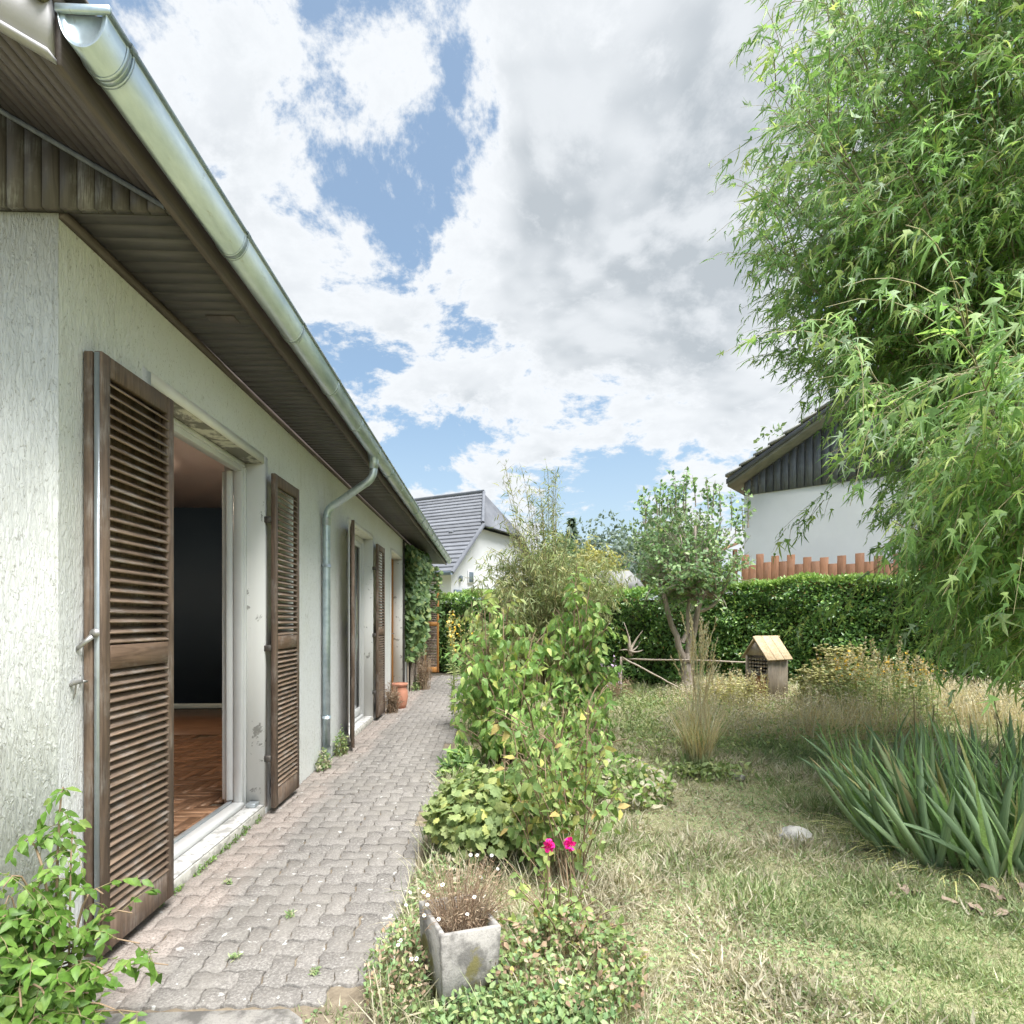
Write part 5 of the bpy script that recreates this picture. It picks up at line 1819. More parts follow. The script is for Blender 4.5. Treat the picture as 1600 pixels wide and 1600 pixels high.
def flower_clump(name, cx, cy, rx, ry, h, n, mats, label, head, petal=None, leaves=True):
    t = thing(name, (cx, cy, 0), label, 'flowers')
    L = []
    for k in range(n):
        a, r = rnd.uniform(0, 6.283), math.sqrt(rnd.random())
        b = np.array((cx + rx * r * math.cos(a), cy + ry * r * math.sin(a), -.02))
        e = b + (rnd.gauss(0, .05), rnd.gauss(0, .05), h * rnd.uniform(.6, 1))
        L.append(bez(b, b + (0, 0, h * .5), e, 6))
    stems_mesh(L, .003, .002, 4).build('stems', mats[0], t, kind='stuff')
    tips = np.array([l[-1] for l in L])
    m = MB()
    if head == 'umbel':
        for c in tips:
            for j in range(rnd.randrange(2, 5)):
                p = c + rng.normal(0, .035, 3) * (1, 1, .6)
                r = rnd.uniform(.018, .036)
                V = [p + (0, 0, .008)] + [p + (r * math.cos(q), r * math.sin(q), rnd.uniform(-.004, .004)) for q in np.linspace(0, 5.5, 8)] + [p + (0, 0, -.02)]
                m.add(V, [], [(0, i, i % 8 + 1) for i in range(1, 9)] + [(9, i % 8 + 1, i) for i in range(1, 9)])
                m.tube([c - (0, 0, .09), p], .0015, 3, False)
        m.build('flower_heads', mats[1], t, kind='stuff')
    else:
        P, T, S = along(L, .016, .78, 1.0, .012)
        k = len(P)
        foliage(t, leaf_simple(.8, .2, .3), frames(rdir(k) + (0, 0, .1), rdir(k), rng.uniform(.022, .038, k)), P, mats[1], 0, 'flowers')
        if petal:
            P, T, S = along(L[:n // 2], .035, .80, 1.0, .016)
            k = len(P)
            foliage(t, leaf_simple(.9, .2, .3), frames(rdir(k), rdir(k), rng.uniform(.025, .04, k)), P, petal, 0, 'petals')
    if leaves:
        P, T, S = along(L, .028, .1, .8)
        k = len(P)
        foliage(t, leaf_simple(.2, .1, .3), frames(rdir(k) * (1, 1, .4) + (0, 0, .35), rdir(k) + (0, 0, 1), rng.uniform(.05, .10, k)), P, mats[2], 0, 'leaves')
    return t
flower_clump('yarrow', 4.62, 7.35, .42, .35, .66, 120, ('tan_stem', 'yarrow', 'weed'), 'clump of faded yellowish yarrow heads just right of the insect hotel', 'umbel')
flower_clump('yarrow', 4.95, 7.6, .38, .3, .92, 90, ('tan_stem', 'yarrow', 'weed'), 'taller dried yarrow clump against the hedge', 'umbel')
flower_clump('snapdragon', 5.0, 6.9, .75, .35, .90, 110, ('weed', 'tan_stem', 'weed'), 'snapdragon-like stalks with orange-yellow blooms below the maple', 'spike', 'petal_yellow')
flower_clump('thistle', 4.75, 6.6, .25, .2, 1.15, 14, ('tan_stem', 'tan_stem', 'weed'), 'thin tall thistle stalks with pale fluffy heads before the hedge', 'spike')
flower_clump('dry_stalks', 3.55, 8.0, .50, .35, .60, 90, ('tan_stem', 'tan_stem', 'yarrow'), 'bleached dry flower stalks left of the insect hotel', 'spike')
flower_clump('bellflower', 1.62, 7.3, .16, .15, .80, 10, ('weed', 'petal_lilac', 'weed'), 'small lilac-flowered stalks right of the drooping shrubs', 'spike')
flower_clump('evening_primrose', -.28, 6.6, .20, .3, 1.42, 22, ('weed', 'yarrow', 'weed'), 'tall yellowish flower stalks behind the bushy shrub by the path', 'spike', 'petal_yellow')

def green_filler():
    # weeds round the planter and along the bed edge
    def patch(name, cx, cy, rx, ry, h, n, mats, label, leaf, sz, cat='weeds'):
        t = thing(name, (cx, cy, 0), label, cat)
        a, r = rng.uniform(0, 6.283, n), np.sqrt(rng.uniform(0, 1, n))
        z = h * rng.uniform(0, 1, n) ** 1.1 * (1 - .6 * r)
        P = np.stack([cx + rx * r * np.cos(a), cy + ry * r * np.sin(a), z], 1)
        for i, mt in enumerate(mats):
            s = np.arange(n) % len(mats) == i
            k = s.sum()
            foliage(t, leaf, frames(rdir(k, .25), rdir(k) * .6 + (0, -.3, .8), rng.uniform(.6, 1.2, k) * sz), P[s], mt)
        L = [bez((p[0], p[1], -.03), (p[0], p[1], p[2] * .6), p, 4) for p in P[::5]]
        stems_mesh(L, .0012, .0008, 3).build('stems', 'green_stem', t, kind='stuff')
        return t
    ls, lsm = leaf_simple(.55), leaf_simple(.28)
    patch('bindweed', .26, 1.95, .30, .24, .26, 2200, ('weed', 'leaf_yellowing', 'clover', 'brown_dry'), 'tangle of small-leaved weeds right of the concrete planter', ls, .026)
    patch('ground_ivy', .10, 1.73, .30, .12, .13, 1500, ('leaf_ivy', 'clover', 'weed'), 'low ivy-like leaves at the foot of the planter', ls, .026)
    d = patch('fleabane', -.31, 1.98, .12, .24, .22, 1100, ('weed', 'clover', 'brown_dry'), 'weedy daisies trailing onto the path left of the planter', ls, .022)
    daisies(d, [(-.30 + rnd.gauss(0, .06), 1.93 + rnd.gauss(0, .12), rnd.uniform(.10, .26)) for _ in range(11)], .006)
    patch('bed_weeds', -.22, 2.55, .14, .40, .16, 900, ('weed', 'grass_straw', 'clover'), 'straggling weeds along the path edge behind the planter', lsm, .04)
    patch('bed_weeds', .05, 3.75, .40, .40, .22, 1500, ('weed', 'grass_straw', 'leaf_yellowing'), 'mixed dry and green weeds between the leaf mound and the bushy shrub', lsm, .06)
    patch('bed_weeds', .95, 4.1, .40, .45, .30, 1300, ('weed', 'grass_straw', 'leaf_yellowing', 'leaf_dogwood'), 'leafy weeds at the right foot of the drooping shrubs', ls, .06)
    patch('dark_weeds', -.24, 4.55, .14, .16, .26, 420, ('leaf_ivy', 'leaf_dogwood'), 'dark strap-leaved weeds where the bushy shrub meets the path', lsm, .10)
    patch('pipe_weeds', -1.41, 4.80, .05, .14, .20, 260, ('weed', 'clover', 'grass_straw'), 'small green weeds at the foot of the downpipe', ls, .03)
    patch('wall_weeds', -1.40, 5.32, .05, .10, .32, 300, ('leaf_ivy', 'weed'), 'little weed bush under the half-open shutter', ls, .03)
    patch('wall_weeds', -1.36, 10.6, .14, .6, .22, 420, ('weed', 'clover'), 'green weeds under the climber on the far wall', ls, .06)
    patch('shrub_weeds', -1.12, 1.52, .26, .16, .09, 700, ('weed', 'clover', 'grass_straw', 'brown_dry'), 'grassy weeds under the corner climber beside the concrete strip', lsm, .035)
    for k, (y, s) in enumerate(((2.52, .6), (2.66, .9), (2.86, 1.3), (2.98, 1.0), (3.12, 1.1), (3.24, 1.0), (3.36, 1.3), (3.56, .9))):
        where = ('below the near jamb', 'below the shutter edge', 'at the near third of the sill', 'just before the sill middle', 'at the sill middle', 'just past the sill middle', 'at the far third of the sill', 'below the far jamb')[k]
        patch('sill_weed', -1.452, y, .014 * s, .05 * s, .035 * s, int(46 * s), ('clover', 'leaf_foreground'), 'tiny green weed under the open window ' + where, ls, .016, 'weed')
    for k, (x, y, w) in enumerate(((-.95, 2.12, 'near the corner climber'), (-1.25, 2.72, 'opposite the nearest shutter'), (-.62, 2.02, 'by the broken concrete edge'), (-.85, 2.42, 'in the middle of the near paving'))):
        patch('paving_weed', x, y, .02, .015, .02, 34, ('clover', 'grass_green'), 'small tuft sprouting from a paver joint ' + w, lsm, .022, 'weed')
green_filler()

def wild_grass():
    n = 5200
    y = 1.72 + 2.8 * rng.uniform(0, 1, n) ** 1.15
    x = -.36 + rng.uniform(0, 1, n) ** 1.1 * (.75 + .12 * y) * rng.uniform(.25, 1, n)
    ok = ~((x > -.26) & (x < .08) & (y > 1.74) & (y < 2.16))
    P = np.stack([x, y, np.full(n, -.03)], 1)[ok]
    k = len(P)
    ax = rng.normal(0, .42, (k, 3)) + (0, 0, 1)
    h = rng.uniform(.05, .24, k)
    half = k // 3
    for a, b, mat, nm, lab in ((0, half, 'grass_green', 'wild_grass', 'long green grass straggling through the planting bed by the path'), (half, k, 'grass_straw', 'wild_straw', 'dry bent grass stems straggling through the planting bed by the path')):
        o = obj(nm, scatter_mesh(nm, blade(4, .030, .75), frames(ax[a:b], rdir(b - a), h[a:b]), P[a:b], mat), None, None, lab, 'stuff')
        o['category'] = 'grass'
wild_grass()
def dry_bush(name, cx, cy, rx, ry, h, n, label):
    t = thing(name, (cx, cy, 0), label, 'dry plant')
    L = []
    for k in range(n):
        a, r = rnd.uniform(0, 6.283), math.sqrt(rnd.random())
        e = np.array((cx + rx * r * math.cos(a), cy + ry * r * math.sin(a), h * rnd.uniform(.25, 1) * (1 - .4 * r)))
        b = np.array((cx + rnd.gauss(0, rx * .25), cy + rnd.gauss(0, ry * .25), -.02))
        L.append(bez(b, b * .5 + e * .5 + (0, 0, h * .15), e, 6))
    stems_mesh(L, .003, .0012, 3).build('stems', 'brown_dry', t, kind='stuff')
    P, T, S = along(L, .03, .3, 1.0)
    k = len(P)
    foliage(t, leaf_small(.3), frames(rdir(k) + T * .5, rdir(k), rng.uniform(.02, .045, k)), P, 'brown_dry')
dry_bush('dry_bush', -1.34, 7.72, .16, .20, .52, 150, 'withered brown bush on the paving before the terracotta pot')
dry_bush('dry_bush', -1.22, 10.35, .20, .35, .95, 150, 'withered straw-coloured bush at the foot of the climber')
dry_bush('dry_bush', 1.9, 9.0, .5, .4, .55, 190, 'dull brownish low bush under the pale driftwood root')

# ================================================================== small things in the garden
def pot():
    t = thing('terracotta_pot', (-1.30, 8.12, 0), 'tall terracotta pot standing by the plain doorway', 'pot')
    MB().lathe([(.001, 0), (.085, 0), (.10, .05), (.118, .16), (.112, .25), (.088, .305), (.10, .325), (.105, .345), (.092, .35), (.078, .31), (.08, .29), (.001, .28)], (-1.30, 8.12, 0), 24).build('pot_body', 'terracotta', t, smooth=True)
    MB().lathe([(.094, .30), (.112, .325), (.116, .348), (.108, .356), (.096, .352)], (-1.30, 8.12, .004), 24).build('pot_rim', 'terracotta', t, smooth=True)
pot()

def insect_hotel():
    M = Matrix.Translation((4.28, 8.45, 0)) @ Matrix.Rotation(R(-66), 4, 'Z') @ Matrix.Diagonal((1.25, 1.35, 1.04, 1))
    t = thing('insect_hotel', (4.28, 8.45, 0), 'little wooden insect hotel with a pitched board roof on a post', 'insect hotel')
    w, d = .17, .16          # half width (front), half depth
    MB().bbox((-w + .02, -d + .02, -.05), (-w + .06, -d + .06, .48), .004).build('post', 'old_grey_wood', t, M)
    MB().bbox((w - .06, -d + .02, -.05), (w - .02, -d + .06, .48), .004).build('post', 'old_grey_wood', t, M)
    MB().bbox((w - .06, d - .06, -.05), (w - .02, d - .02, .48), .004).build('post', 'old_grey_wood', t, M)
    MB().bbox((-w + .02, d - .06, -.05), (-w + .06, d - .02, .48), .004).build('post', 'old_grey_wood', t, M)
    MB().bbox((-w - .02, -d - .02, .06), (w + .02, d + .02, .085), .004).build('base_board', 'old_grey_wood', t, M)
    MB().bbox((w - .018, -d, .085), (w, d, .70), .003).build('side_board', 'old_grey_wood', t, M)
    MB().bbox((-w, -d, .085), (-w + .018, d, .70), .003).build('side_board', 'old_grey_wood', t, M)
    MB().bbox((-w + .019, d - .018, .085), (w - .019, d, .70), .003).build('back_board', 'old_grey_wood', t, M)
    MB().bbox((-w + .019, -d + .004, .40), (w - .019, d - .02, .42), .003).build('shelf', 'old_grey_wood', t, M)
    MB().prism([(-w + .002, .701), (w - .002, .701), (0, .955)], 'Y', -d + .012, -d + .03).build('gable_board', 'dead_wood', t, M)
    # bundles of canes and cone filling in the upper bay, a red tile in the lower
    for i in range(7):
        for j in range(5):
            MB().tube([(-w + .045 + i * .041, -d + .03, .445 + j * .05), (-w + .045 + i * .041, d - .05, .445 + j * .05)], rnd.uniform(.015, .020), 8).build('cane', 'dead_wood', t, M)
    MB().bbox((-w + .02, -d + .05, .09), (w - .02, d - .03, .39), .004).build('brick_block', 'terracotta', t, M)
    sl = math.atan2(.30, .235)
    for s in (-1, 1):
        for k in range(3):
            b = MB().bbox((0, -d - .05 + k * .128, -.009), (.40, -d - .05 + (k + 1) * .128 - .004, .009), .003)
            Mr = M @ Matrix.Translation((0, 0, .985)) @ (Matrix.Rotation(sl, 4, 'Y') if s > 0 else Matrix.Rotation(math.pi, 4, 'Z') @ Matrix.Rotation(sl, 4, 'Y'))
            b.build('roof_board', 'hotel_roof_wood', t, Mr)
insect_hotel()

def sticks():
    for a, b, r, lab in (((2.28, 9.5, .60), (4.45, 9.2, .56), .018, 'long horizontal pole lying across behind the garden tree'),
                         ((2.26, 9.45, .63), (3.28, 8.9, .05), .017, 'slanting pole leaning down to the foot of the garden tree')):
        pts = bez(a, (np.array(a) + np.array(b)) / 2 + (0, 0, .02), b, 10) + rng.normal(0, .004, (10, 3))
        t = thing('garden_pole', tuple(a), lab, 'pole', None)
        MB().tube(pts - np.array(a), list(np.linspace(r, r * .7, 10)), 7).build('pole_shaft', 'dead_wood', t, Matrix.Translation(a), True)
    # post that carries the pole's far end
    t = thing('garden_post', (2.27, 9.55, 0), 'short wooden stake holding up the poles left of the garden tree', 'stake')
    MB().tube([(2.27, 9.56, -.05), (2.28, 9.57, .64)], [.025, .02], 7).build('stake_shaft', 'dead_wood', t)
    # driftwood root set on the stake
    t = thing('driftwood', (2.40, 9.42, .68), 'pale forked driftwood root set up on the pole before the hedge', 'driftwood')
    c = np.array((2.40, 9.42, .74))
    m = MB()
    for d, l, r in (((-.25, 0, 1), .45, .03), ((.55, 0, .75), .36, .03), ((-.6, .1, -.15), .2, .026), ((.6, -.1, -.1), .22, .026), ((.1, 0, -.2), .13, .045), ((-.05, -.1, .6), .2, .04), ((.35, .1, .2), .22, .02)):
        d = unit(np.array(d))
        e = c + d * l
        m.tube(bez(c, c + d * l * .5 + rng.normal(0, .03, 3), e + np.array((0, 0, .06)), 7), [r * (1 - .85 * i / 6) for i in range(7)], 7)
    m.build('root', 'dead_wood', t, smooth=True)
sticks()

def stones():
    def stone(name, c, s, label, seed, mat='field_stone', cat='stone'):
        r = random.Random(seed)
        import bmesh
        bm = bmesh.new()
        bmesh.ops.create_icosphere(bm, subdivisions=3, radius=1)
        ph = [r.uniform(0, 6) for _ in range(6)]
        for v in bm.verts:
            p = v.co
            k = 1 + .05 * math.sin(p.x * 13 + ph[4]) * math.sin(p.y * 11 + ph[5]) + .14 * math.sin(p.x * 2.6 + ph[0]) + .12 * math.sin(p.y * 3.3 + ph[1]) + .10 * math.sin(p.z * 4 + ph[2]) + .05 * math.sin(p.x * 7 + ph[3])
            v.co = Vector((p.x * s[0] * k, p.y * s[1] * k, p.z * s[2] * k))
        me = bpy.data.meshes.new(name)
        bm.to_mesh(me)
        bm.free()
        me.materials.append(MATS[mat])
        me.polygons.foreach_set('use_smooth', [True] * len(me.polygons))
        thing(name, c, label, cat, None, me)
    stone('field_stone', (1.80, 3.22, -.005), (.10, .075, .05), 'pale rounded field stone half sunk in the lawn', 3)
    stone('field_stone', (2.02, 4.42, .0), (.05, .04, .03), 'smaller whitish stone in the grass left of the iris clump', 5)
    # dried iris leaves lying at the clump's foot
    for k in range(11):
        a = rnd.uniform(0, 6.28)
        ln = rnd.uniform(.035, .085)
        pts = bez((0, 0, 0), (ln * .5, rnd.gauss(0, .02), .035), (ln, rnd.gauss(0, .02), 0), 6)
        m = MB()
        V = []
        for i, p in enumerate(pts):
            w = .020 * math.sin(math.pi * (i + .5) / 6.2) + .002
            for q in (-1, -.4, .3, 1):
                V.append((p[0] + rnd.gauss(0, .004), p[1] + w * q, p[2] * .5 + abs(q) * .008 + rnd.gauss(0, .004)))
        m.add(V, [(i * 4 + j, (i + 1) * 4 + j, (i + 1) * 4 + j + 1, i * 4 + j + 1) for i in range(5) for j in range(3)])
        x, y = 1.85 + k * .062 + rnd.uniform(-.02, .02), rnd.uniform(2.25, 2.50)
        o = thing('dried_leaf', (x, y, .004), ('large' if ln > .068 else 'mid-sized' if ln > .05 else 'small') + ' curled dead leaf before the iris clump, ' + ('leftmost', 'second from left', 'third from left', 'fourth from left', 'fifth from left', 'middle one', 'fifth from right', 'fourth from right', 'third from right', 'second from right', 'rightmost')[k], 'dead leaf', 'dead leaves below the iris', m.mesh('dried_leaf', 'dried_leaf'))
        o.rotation_euler = (rnd.gauss(0, .2), rnd.gauss(0, .2), a)
stones()

# ================================================================== beyond the hedge
def neighbour_left():
    C = np.array((-1.38, 20.0, 0))
    ph = R(60)
    g, r = np.array((math.cos(ph), math.sin(ph), 0)), np.array((-math.sin(ph), math.cos(ph), 0))
    t = thing('neighbour_house', tuple(C), 'white neighbouring house with slate-grey tiled half-hipped roof beyond the hedge', 'house')
    W, Lr, ze, zr, uh = 8.0, 9.0, 3.0, 6.75, 2.2
    k = (zr - ze) / (W / 2)
    def P(u, v, z):
        return tuple(C + g * u + r * v + np.array((0, 0, z)))
    zh = ze + k * uh
    m = MB()
    # gable wall (under the half hip), side walls
    V = [P(.45, .3, 0), P(W - .45, .3, 0), P(W - .45, .3, ze + k * .45 - .1), P(W - uh, .3, zh - .1), P(uh, .3, zh - .1), P(.45, .3, ze + k * .45 - .1)]
    m.add(V, [], [(0, 1, 2), (0, 2, 3), (0, 3, 4), (0, 4, 5)])
    m.add([P(.45, .3, 0), P(.45, Lr, 0), P(.45, Lr, ze + .3), P(.45, .3, ze + .3)], [(0, 1, 2, 3)])
    m.add([P(W - .45, .3, 0), P(W - .45, Lr, 0), P(W - .45, Lr, ze + .3), P(W - .45, .3, ze + .3)], [(0, 1, 2, 3)])
    m.build('wall', 'neighbour_white', t)
    # roof planes with thickness
    hip = 1.0
    rf = MB()
    def slab(pts, th=.10):
        n = len(pts)
        pts = [np.array(p) for p in pts]
        q = [p - np.array((0, 0, th)) for p in pts]
        rf.add([tuple(p) for p in pts + q], [(i, n + i, n + (i + 1) % n, (i + 1) % n) for i in range(n)], [(0, i, i + 1) for i in range(1, n - 1)] + [(n, n + i + 1, n + i) for i in range(1, n - 1)])
    slab([P(0, 0, ze), P(uh, 0, zh), P(W / 2, hip, zr), P(W / 2, Lr, zr), P(0, Lr, ze)])
    slab([P(W, 0, ze), P(W, Lr, ze), P(W / 2, Lr, zr), P(W / 2, hip, zr), P(W - uh, 0, zh)])
    slab([P(uh, 0, zh), P(W - uh, 0, zh), P(W / 2, hip, zr)])
    ro = rf.build('roof', 'slate_tile', t)
    # tile courses: each a stepped lath across the slope
    nc = 21
    for c in range(nc):
        u0, u1 = W / 2 * c / nc, W / 2 * (c + 1) / nc
        v0 = 0 if u1 < uh else hip * (u1 - uh) / (W / 2 - uh)
        z0, z1 = ze + k * u0, ze + k * u1
        b = MB()
        V = [P(u0 - .03, v0 - .04, z0 + .075), P(u1, v0 - .04, z1 + .035), P(u1, Lr, z1 + .035), P(u0 - .03, Lr, z0 + .075), P(u0 - .03, v0 - .04, z0 + .0), P(u1, v0 - .04, z1 + .0), P(u1, Lr, z1), P(u0 - .03, Lr, z0)]
        b.add(V, [(0, 1, 2, 3), (4, 7, 6, 5), (0, 4, 5, 1), (3, 2, 6, 7), (0, 3, 7, 4), (1, 5, 6, 2)])
        b.build('tile_course', 'slate_tile', ro)
    MB().tube([P(W / 2, hip, zr + .05), P(W / 2, Lr, zr + .05)], .10, 8).build('ridge_cap', 'slate_tile', ro)
    MB().tube([P(uh - .05, -.05, zh + .05), P(W / 2, hip, zr + .05)], .07, 7).build('hip_cap', 'slate_tile', ro)
    v = MB()
    v.tube([P(-.03, -.06, ze - .02), P(uh, -.06, zh - .02)], .085, 6)
    v.build('verge', 'slate_tile', ro)
    MB().tube([P(-.12, -.1, ze - .04), P(-.12, Lr, ze - .04)], .075, 8).build('gutter', 'garage_dark', t)
    for du, vv in ((1.2, 3.0), (2.9, 4.0), (1.8, 1.2)):
        MB().bbox((-.06, -.1, 0), (.06, .1, .09), .02).build('vent_tile', 'slate_tile', ro, Matrix.Translation(P(du, vv, ze + k * du + .04)) @ Matrix.Rotation(ph, 4, 'Z'))
    # window, lamp, dark garage opening
    Mw = Matrix.Translation(P(1.75, .27, 2.95)) @ Matrix.Rotation(ph, 4, 'Z')
    w = MB().bbox((-.2, -.03, -.25), (.2, .03, .25), .01).build('window', 'neighbour_white', t, Mw)
    MB().bbox((-.15, -.045, -.2), (.15, -.031, .2), .004).build('pane', 'garage_dark', w, Mw)
    MB().lathe([(.001, -.12), (.06, -.10), (.07, .08), (.001, .12)], P(1.0, .22, 2.85), 10).build('wall_lamp', 'garage_dark', t, smooth=True)
    MB().bbox((.6, .2, 1.2), (6.5, .29, 2.42), .01).build('garage_opening', 'garage_dark', t, Matrix.Translation(tuple(C)) @ Matrix.Rotation(ph, 4, 'Z'))
neighbour_left()

def neighbour_right():
    O = np.array((6.18, 13.29, 0))
    g = unit(np.array((.74, -.67, 0)))
    b = np.array((-g[1], g[0], 0))          # away from the garden
    t = thing('neighbour_house', tuple(O), 'white neighbouring house with dark grey board gable above the right hedge', 'house')
    half, ze, sl, Lr = 5.2, 4.52, .565, 9.0
    def P(u, v, z):
        return tuple(O + g * u + b * v + np.array((0, 0, z)))
    zc = 4.30
    m = MB()
    m.add([P(0, 0, 0), P(2 * half, 0, 0), P(2 * half, 0, zc), P(0, 0, zc)], [(0, 1, 2, 3)])
    m.add([P(0, 0, 0), P(0, Lr, 0), P(0, Lr, zc + .2), P(0, 0, zc + .2)], [(3, 2, 1, 0)])
    m.add([P(2 * half, 0, 0), P(2 * half, Lr, 0), P(2 * half, Lr, zc + .2), P(2 * half, 0, zc + .2)], [(0, 1, 2, 3)])
    m.build('wall', 'neighbour_white', t)
    # vertical boards of the gable
    n = 62
    for i in range(n):
        u0, u1 = 2 * half * i / n, 2 * half * (i + 1) / n
        def zt(u):
            return ze + .06 + sl * (min(u, 2 * half - u))
        m = MB()
        e = .012
        dpt = rnd.uniform(-.012, 0)
        V = []
        for v in (-.035 + dpt, 0.02):
            V += [P(u0 + e, v, zc), P(u1 - e, v, zc), P(u1 - e, v, zt(u1 - e)), P(u0 + e, v, zt(u0 + e))]
        m.add(V, [(0, 1, 2, 3), (7, 6, 5, 4), (0, 4, 5, 1), (1, 5, 6, 2), (2, 6, 7, 3), (3, 7, 4, 0)])
        m.build('gable_board', 'grey_cladding', t)
    m = MB()
    m.add([P(0, .025, zc), P(2 * half, .025, zc), P(half, .025, ze + .05 + sl * half)], [], [(0, 1, 2)])
    m.build('gable_backing', 'grey_cladding', t)
    rf = MB()
    ov = .45
    for s in (0, 1):
        pts = []
        for u, v in ((-.25, -ov), (half, -ov), (half, Lr), (-.25, Lr)):
            uu = u if s == 0 else 2 * half - u
            pts.append((uu, v, ze + .10 + sl * u))
        V = [P(*p) for p in pts] + [P(p[0], p[1], p[2] + .12) for p in pts]
        rf.add(V, [(0, 1, 2, 3), (4, 7, 6, 5), (0, 4, 5, 1), (1, 5, 6, 2), (2, 6, 7, 3), (3, 7, 4, 0)])
    ro = rf.build('roof', 'grey_tile', t)
    # barge board and the verge tiles one by one
    bb = MB()
    V = []
    for v in (-ov - .03, -ov + .01):
        V += [P(-.27, v, ze + .02), P(half, v, ze + .02 + sl * (half + .27)), P(half, v, ze + .13 + sl * (half + .27)), P(-.27, v, ze + .13)]
    bb.add(V, [(0, 1, 2, 3), (7, 6, 5, 4), (0, 4, 5, 1), (1, 5, 6, 2), (2, 6, 7, 3), (3, 7, 4, 0)])
    bb.build('barge_board', 'slate_tile', t)
    k = 0
    u = -.28
    while u < half:
        m = MB()
        V = []
        for v in (-ov - .07, -ov + .28):
            V += [P(u, v, ze + .20 + sl * (u + .25)), P(u + .36, v, ze + .16 + sl * (u + .61)), P(u + .36, v, ze + .20 + sl * (u + .61)), P(u, v, ze + .26 + sl * (u + .25))]
        m.add(V, [(0, 1, 2, 3), (7, 6, 5, 4), (0, 4, 5, 1), (1, 5, 6, 2), (2, 6, 7, 3), (3, 7, 4, 0)])
        m.build('verge_tile', 'grey_tile', ro)
        u += .32
    # board fence behind the hedge: uneven tops
    f0 = np.array((5.66, 12.30, 0))
    t = thing('board_fence', tuple(f0), 'fence of orange-brown boards cut at uneven heights above the hedge', 'fence')
    for i in range(30):
        p = f0 + g * (i * .157)
        h = 2.60 + (.13 if i % 2 == 0 else -.04) + rnd.uniform(-.06, .06) - i * .012
        w = .156
        m = MB().bbox((0, -.011 - .005 * (i % 2), 1.2), (w, .011 - .005 * (i % 2), h), .0015)
        m.build('board', 'fence_wood', t, Matrix.Translation(p) @ Matrix.Rotation(math.atan2(g[1], g[0]) + rnd.gauss(0, .01), 4, 'Z'))
    for z in (1.4, 2.3):
        m = MB().bbox((0, .022, z), (4.7, .055, z + .07), .004)
        m.build('fence_rail', 'fence_wood', t, Matrix.Translation(f0) @ Matrix.Rotation(math.atan2(g[1], g[0]), 4, 'Z'))
neighbour_right()

def sheds():
    # open timber lean-to at the end of the board fence
    t = thing('timber_shelter', (5.1, 13.6, 0), 'open light-brown timber shelter between the garden tree and the white house', 'shelter')
    MB().add([(4.7, 13.4, 2.62), (6.1, 13.4, 3.2), (6.1, 15.4, 3.2), (4.7, 15.4, 2.62), (4.7, 13.4, 2.56), (6.1, 13.4, 3.14), (6.1, 15.4, 3.14), (4.7, 15.4, 2.56)], [(0, 1, 2, 3), (7, 6, 5, 4), (0, 4, 5, 1), (1, 5, 6, 2), (2, 6, 7, 3), (3, 7, 4, 0)]).build('roof_board', 'shed_wood', t)
    MB().add([(4.7, 15.3, 2.5), (6.1, 15.3, 3.1), (6.1, 15.3, 2.2), (4.7, 15.3, 2.2)], [(0, 1, 2, 3)]).build('back_board', 'shed_wood', t)
    for x in (4.8, 5.45, 6.0):
        MB().bbox((x, 13.45, 0), (x + .09, 13.54, 2.5 + (x - 4.7) * .4), .005).build('post', 'fence_wood', t)
    MB().bbox((4.7, 13.44, 2.06), (6.1, 13.5, 2.14), .005).build('rail', 'fence_wood', t)
    MB().bbox((4.7, 13.44, 2.48), (6.1, 13.5, 2.55), .005).build('rail', 'fence_wood', t)
    # far shed with grey roof
    t = thing('garden_shed', (4.5, 20, 0), 'far timber shed with a pale grey roof above the left hedge', 'shed')
    MB().box((3.75, 20, 0), (5.45, 22.4, 2.35)).build('wall', 'shed_wood', t)
    r = MB().prism([(3.55, 2.36), (5.65, 2.36), (5.3, 2.75), (5.0, 3.05), (4.0, 3.05), (3.8, 2.75)], 'Y', 19.7, 22.7)
    r.build('roof', 'grey_tile', t)
sheds()

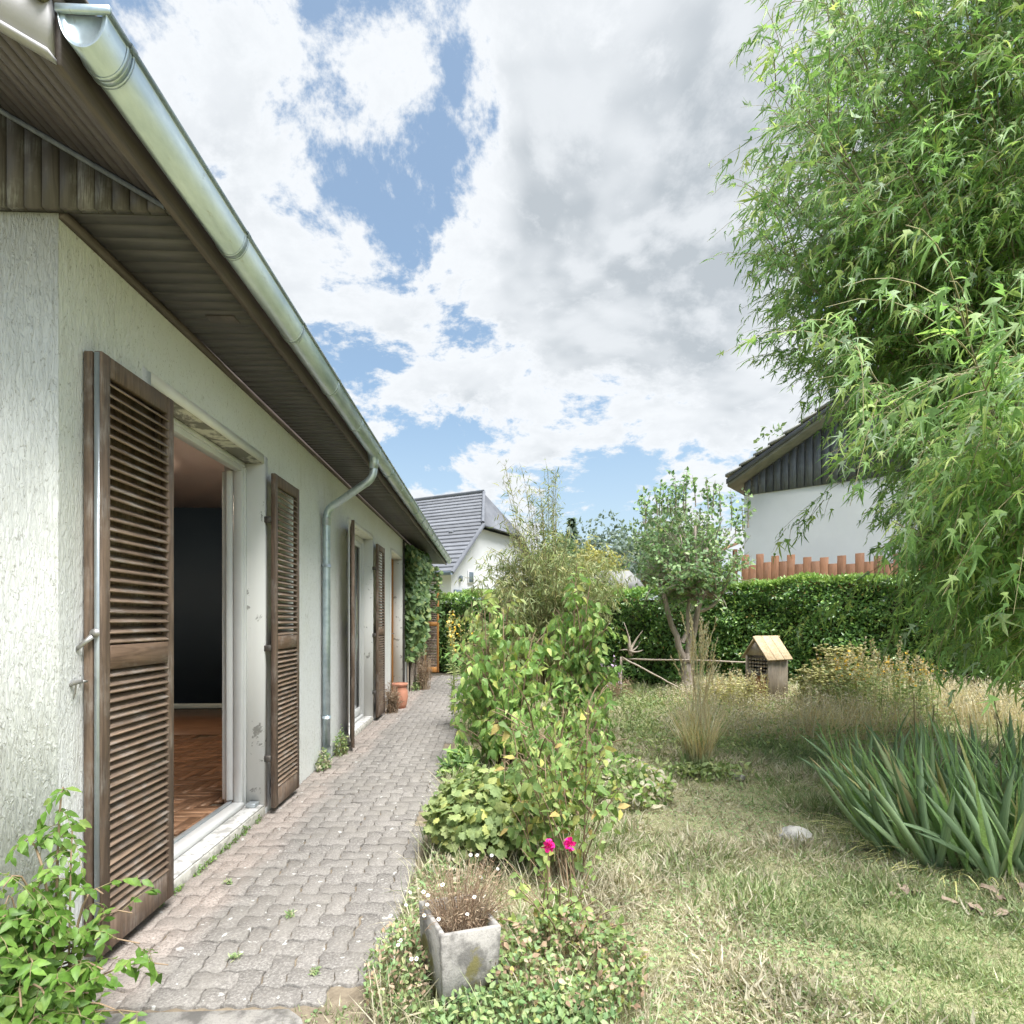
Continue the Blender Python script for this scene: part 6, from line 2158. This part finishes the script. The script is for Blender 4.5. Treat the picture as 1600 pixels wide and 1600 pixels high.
def far_tree(name, base, h, r, label, mat, n, leaf, conifer=False, shape=(1, 1)):
    t = thing(name, base, label, 'tree', 'trees far beyond the hedge')
    base = np.array(base)
    MB().tube([base, base + (0, 0, h * .5), base + (r * .05, 0, h * .72)], [h * .018, h * .012, h * .004], 7).build('trunk', 'bark', t)
    if conifer:
        z = rng.uniform(.12, 1, n)
        a = rng.uniform(0, 6.283, n)
        lay = .75 + .25 * np.sin(z * 38)
        rr = r * (1 - z) * lay * np.sqrt(rng.uniform(.1, 1, n)) + .03
        P = base + np.stack([rr * np.cos(a), rr * np.sin(a), z * h], 1)
        ax = np.stack([np.cos(a), np.sin(a), np.full(n, -.25)], 1) + rng.normal(0, .2, (n, 3))
    else:
        nc = 26
        cc = rdir(nc) * rng.uniform(.35, .85, nc)[:, None]
        cc[:, 2] = np.abs(cc[:, 2]) * 1.15 - .25
        cr = rng.uniform(.22, .42, nc)
        i = rng.integers(0, nc, n)
        q = cc[i] + rdir(n) * (cr[i] * rng.uniform(.5, 1, n) ** .4)[:, None]
        P = base + np.array((0, 0, h * .58)) + q * np.array((r, r, h * .44))
        ax = rdir(n)
        br = [bez(base + (0, 0, h * .3), base + (0, 0, h * .5), base + np.array((0, 0, h * .58)) + c * np.array((r, r, h * .42)), 6) for c in cc]
        stems_mesh(br, h * .008, h * .002, 4).build('branches', 'bark', t, kind='stuff')
    foliage(t, leaf_small(.6), frames(ax, rdir(n), rng.uniform(.6, 1.2, n) * leaf), P, mat, 0, 'crown')
far_tree('ash_tree', (3.6, 27, 0), 6.2, 2.0, 'leafy light tree behind the bamboo, first of the far row', 'leaf_far', 2600, .30)
far_tree('willow_tree', (4.6, 24, 0), 5.0, 1.3, 'yellowish-green tree above the grey-roofed shed', 'leaf_far_yellow', 2400, .22)
far_tree('poplar_tree', (8.4, 42, 0), 9.4, 3.2, 'rounded bluish-green tree left of the garden tree', 'leaf_far_blue', 2600, .42)
far_tree('poplar_tree', (6.4, 46, 0), 8.6, 2.6, 'bluish-green tree far behind the yellowish one', 'leaf_far_blue', 2400, .42)
far_tree('spruce_tree', (8.6, 58, 0), 12.0, 2.2, 'dark pointed conifer rising over the far trees', 'leaf_far_dark', 2000, .5, True)
far_tree('oak_tree', (12.5, 44, 0), 9.8, 3.6, 'broad green tree behind the small garden tree', 'leaf_far', 2800, .42)
far_tree('oak_tree', (8.2, 24, 0), 7.0, 2.2, 'green tree behind the timber shelter, left of the white house', 'leaf_far', 2600, .28)
far_tree('oak_tree', (12.8, 22.5, 0), 10.4, 2.2, 'tree top showing over the right house roof', 'leaf_far', 2200, .28)
far_tree('oak_tree', (2.2, 44, 0), 7.4, 3.0, 'low green tree behind the slate-roofed house', 'leaf_far', 2200, .42)
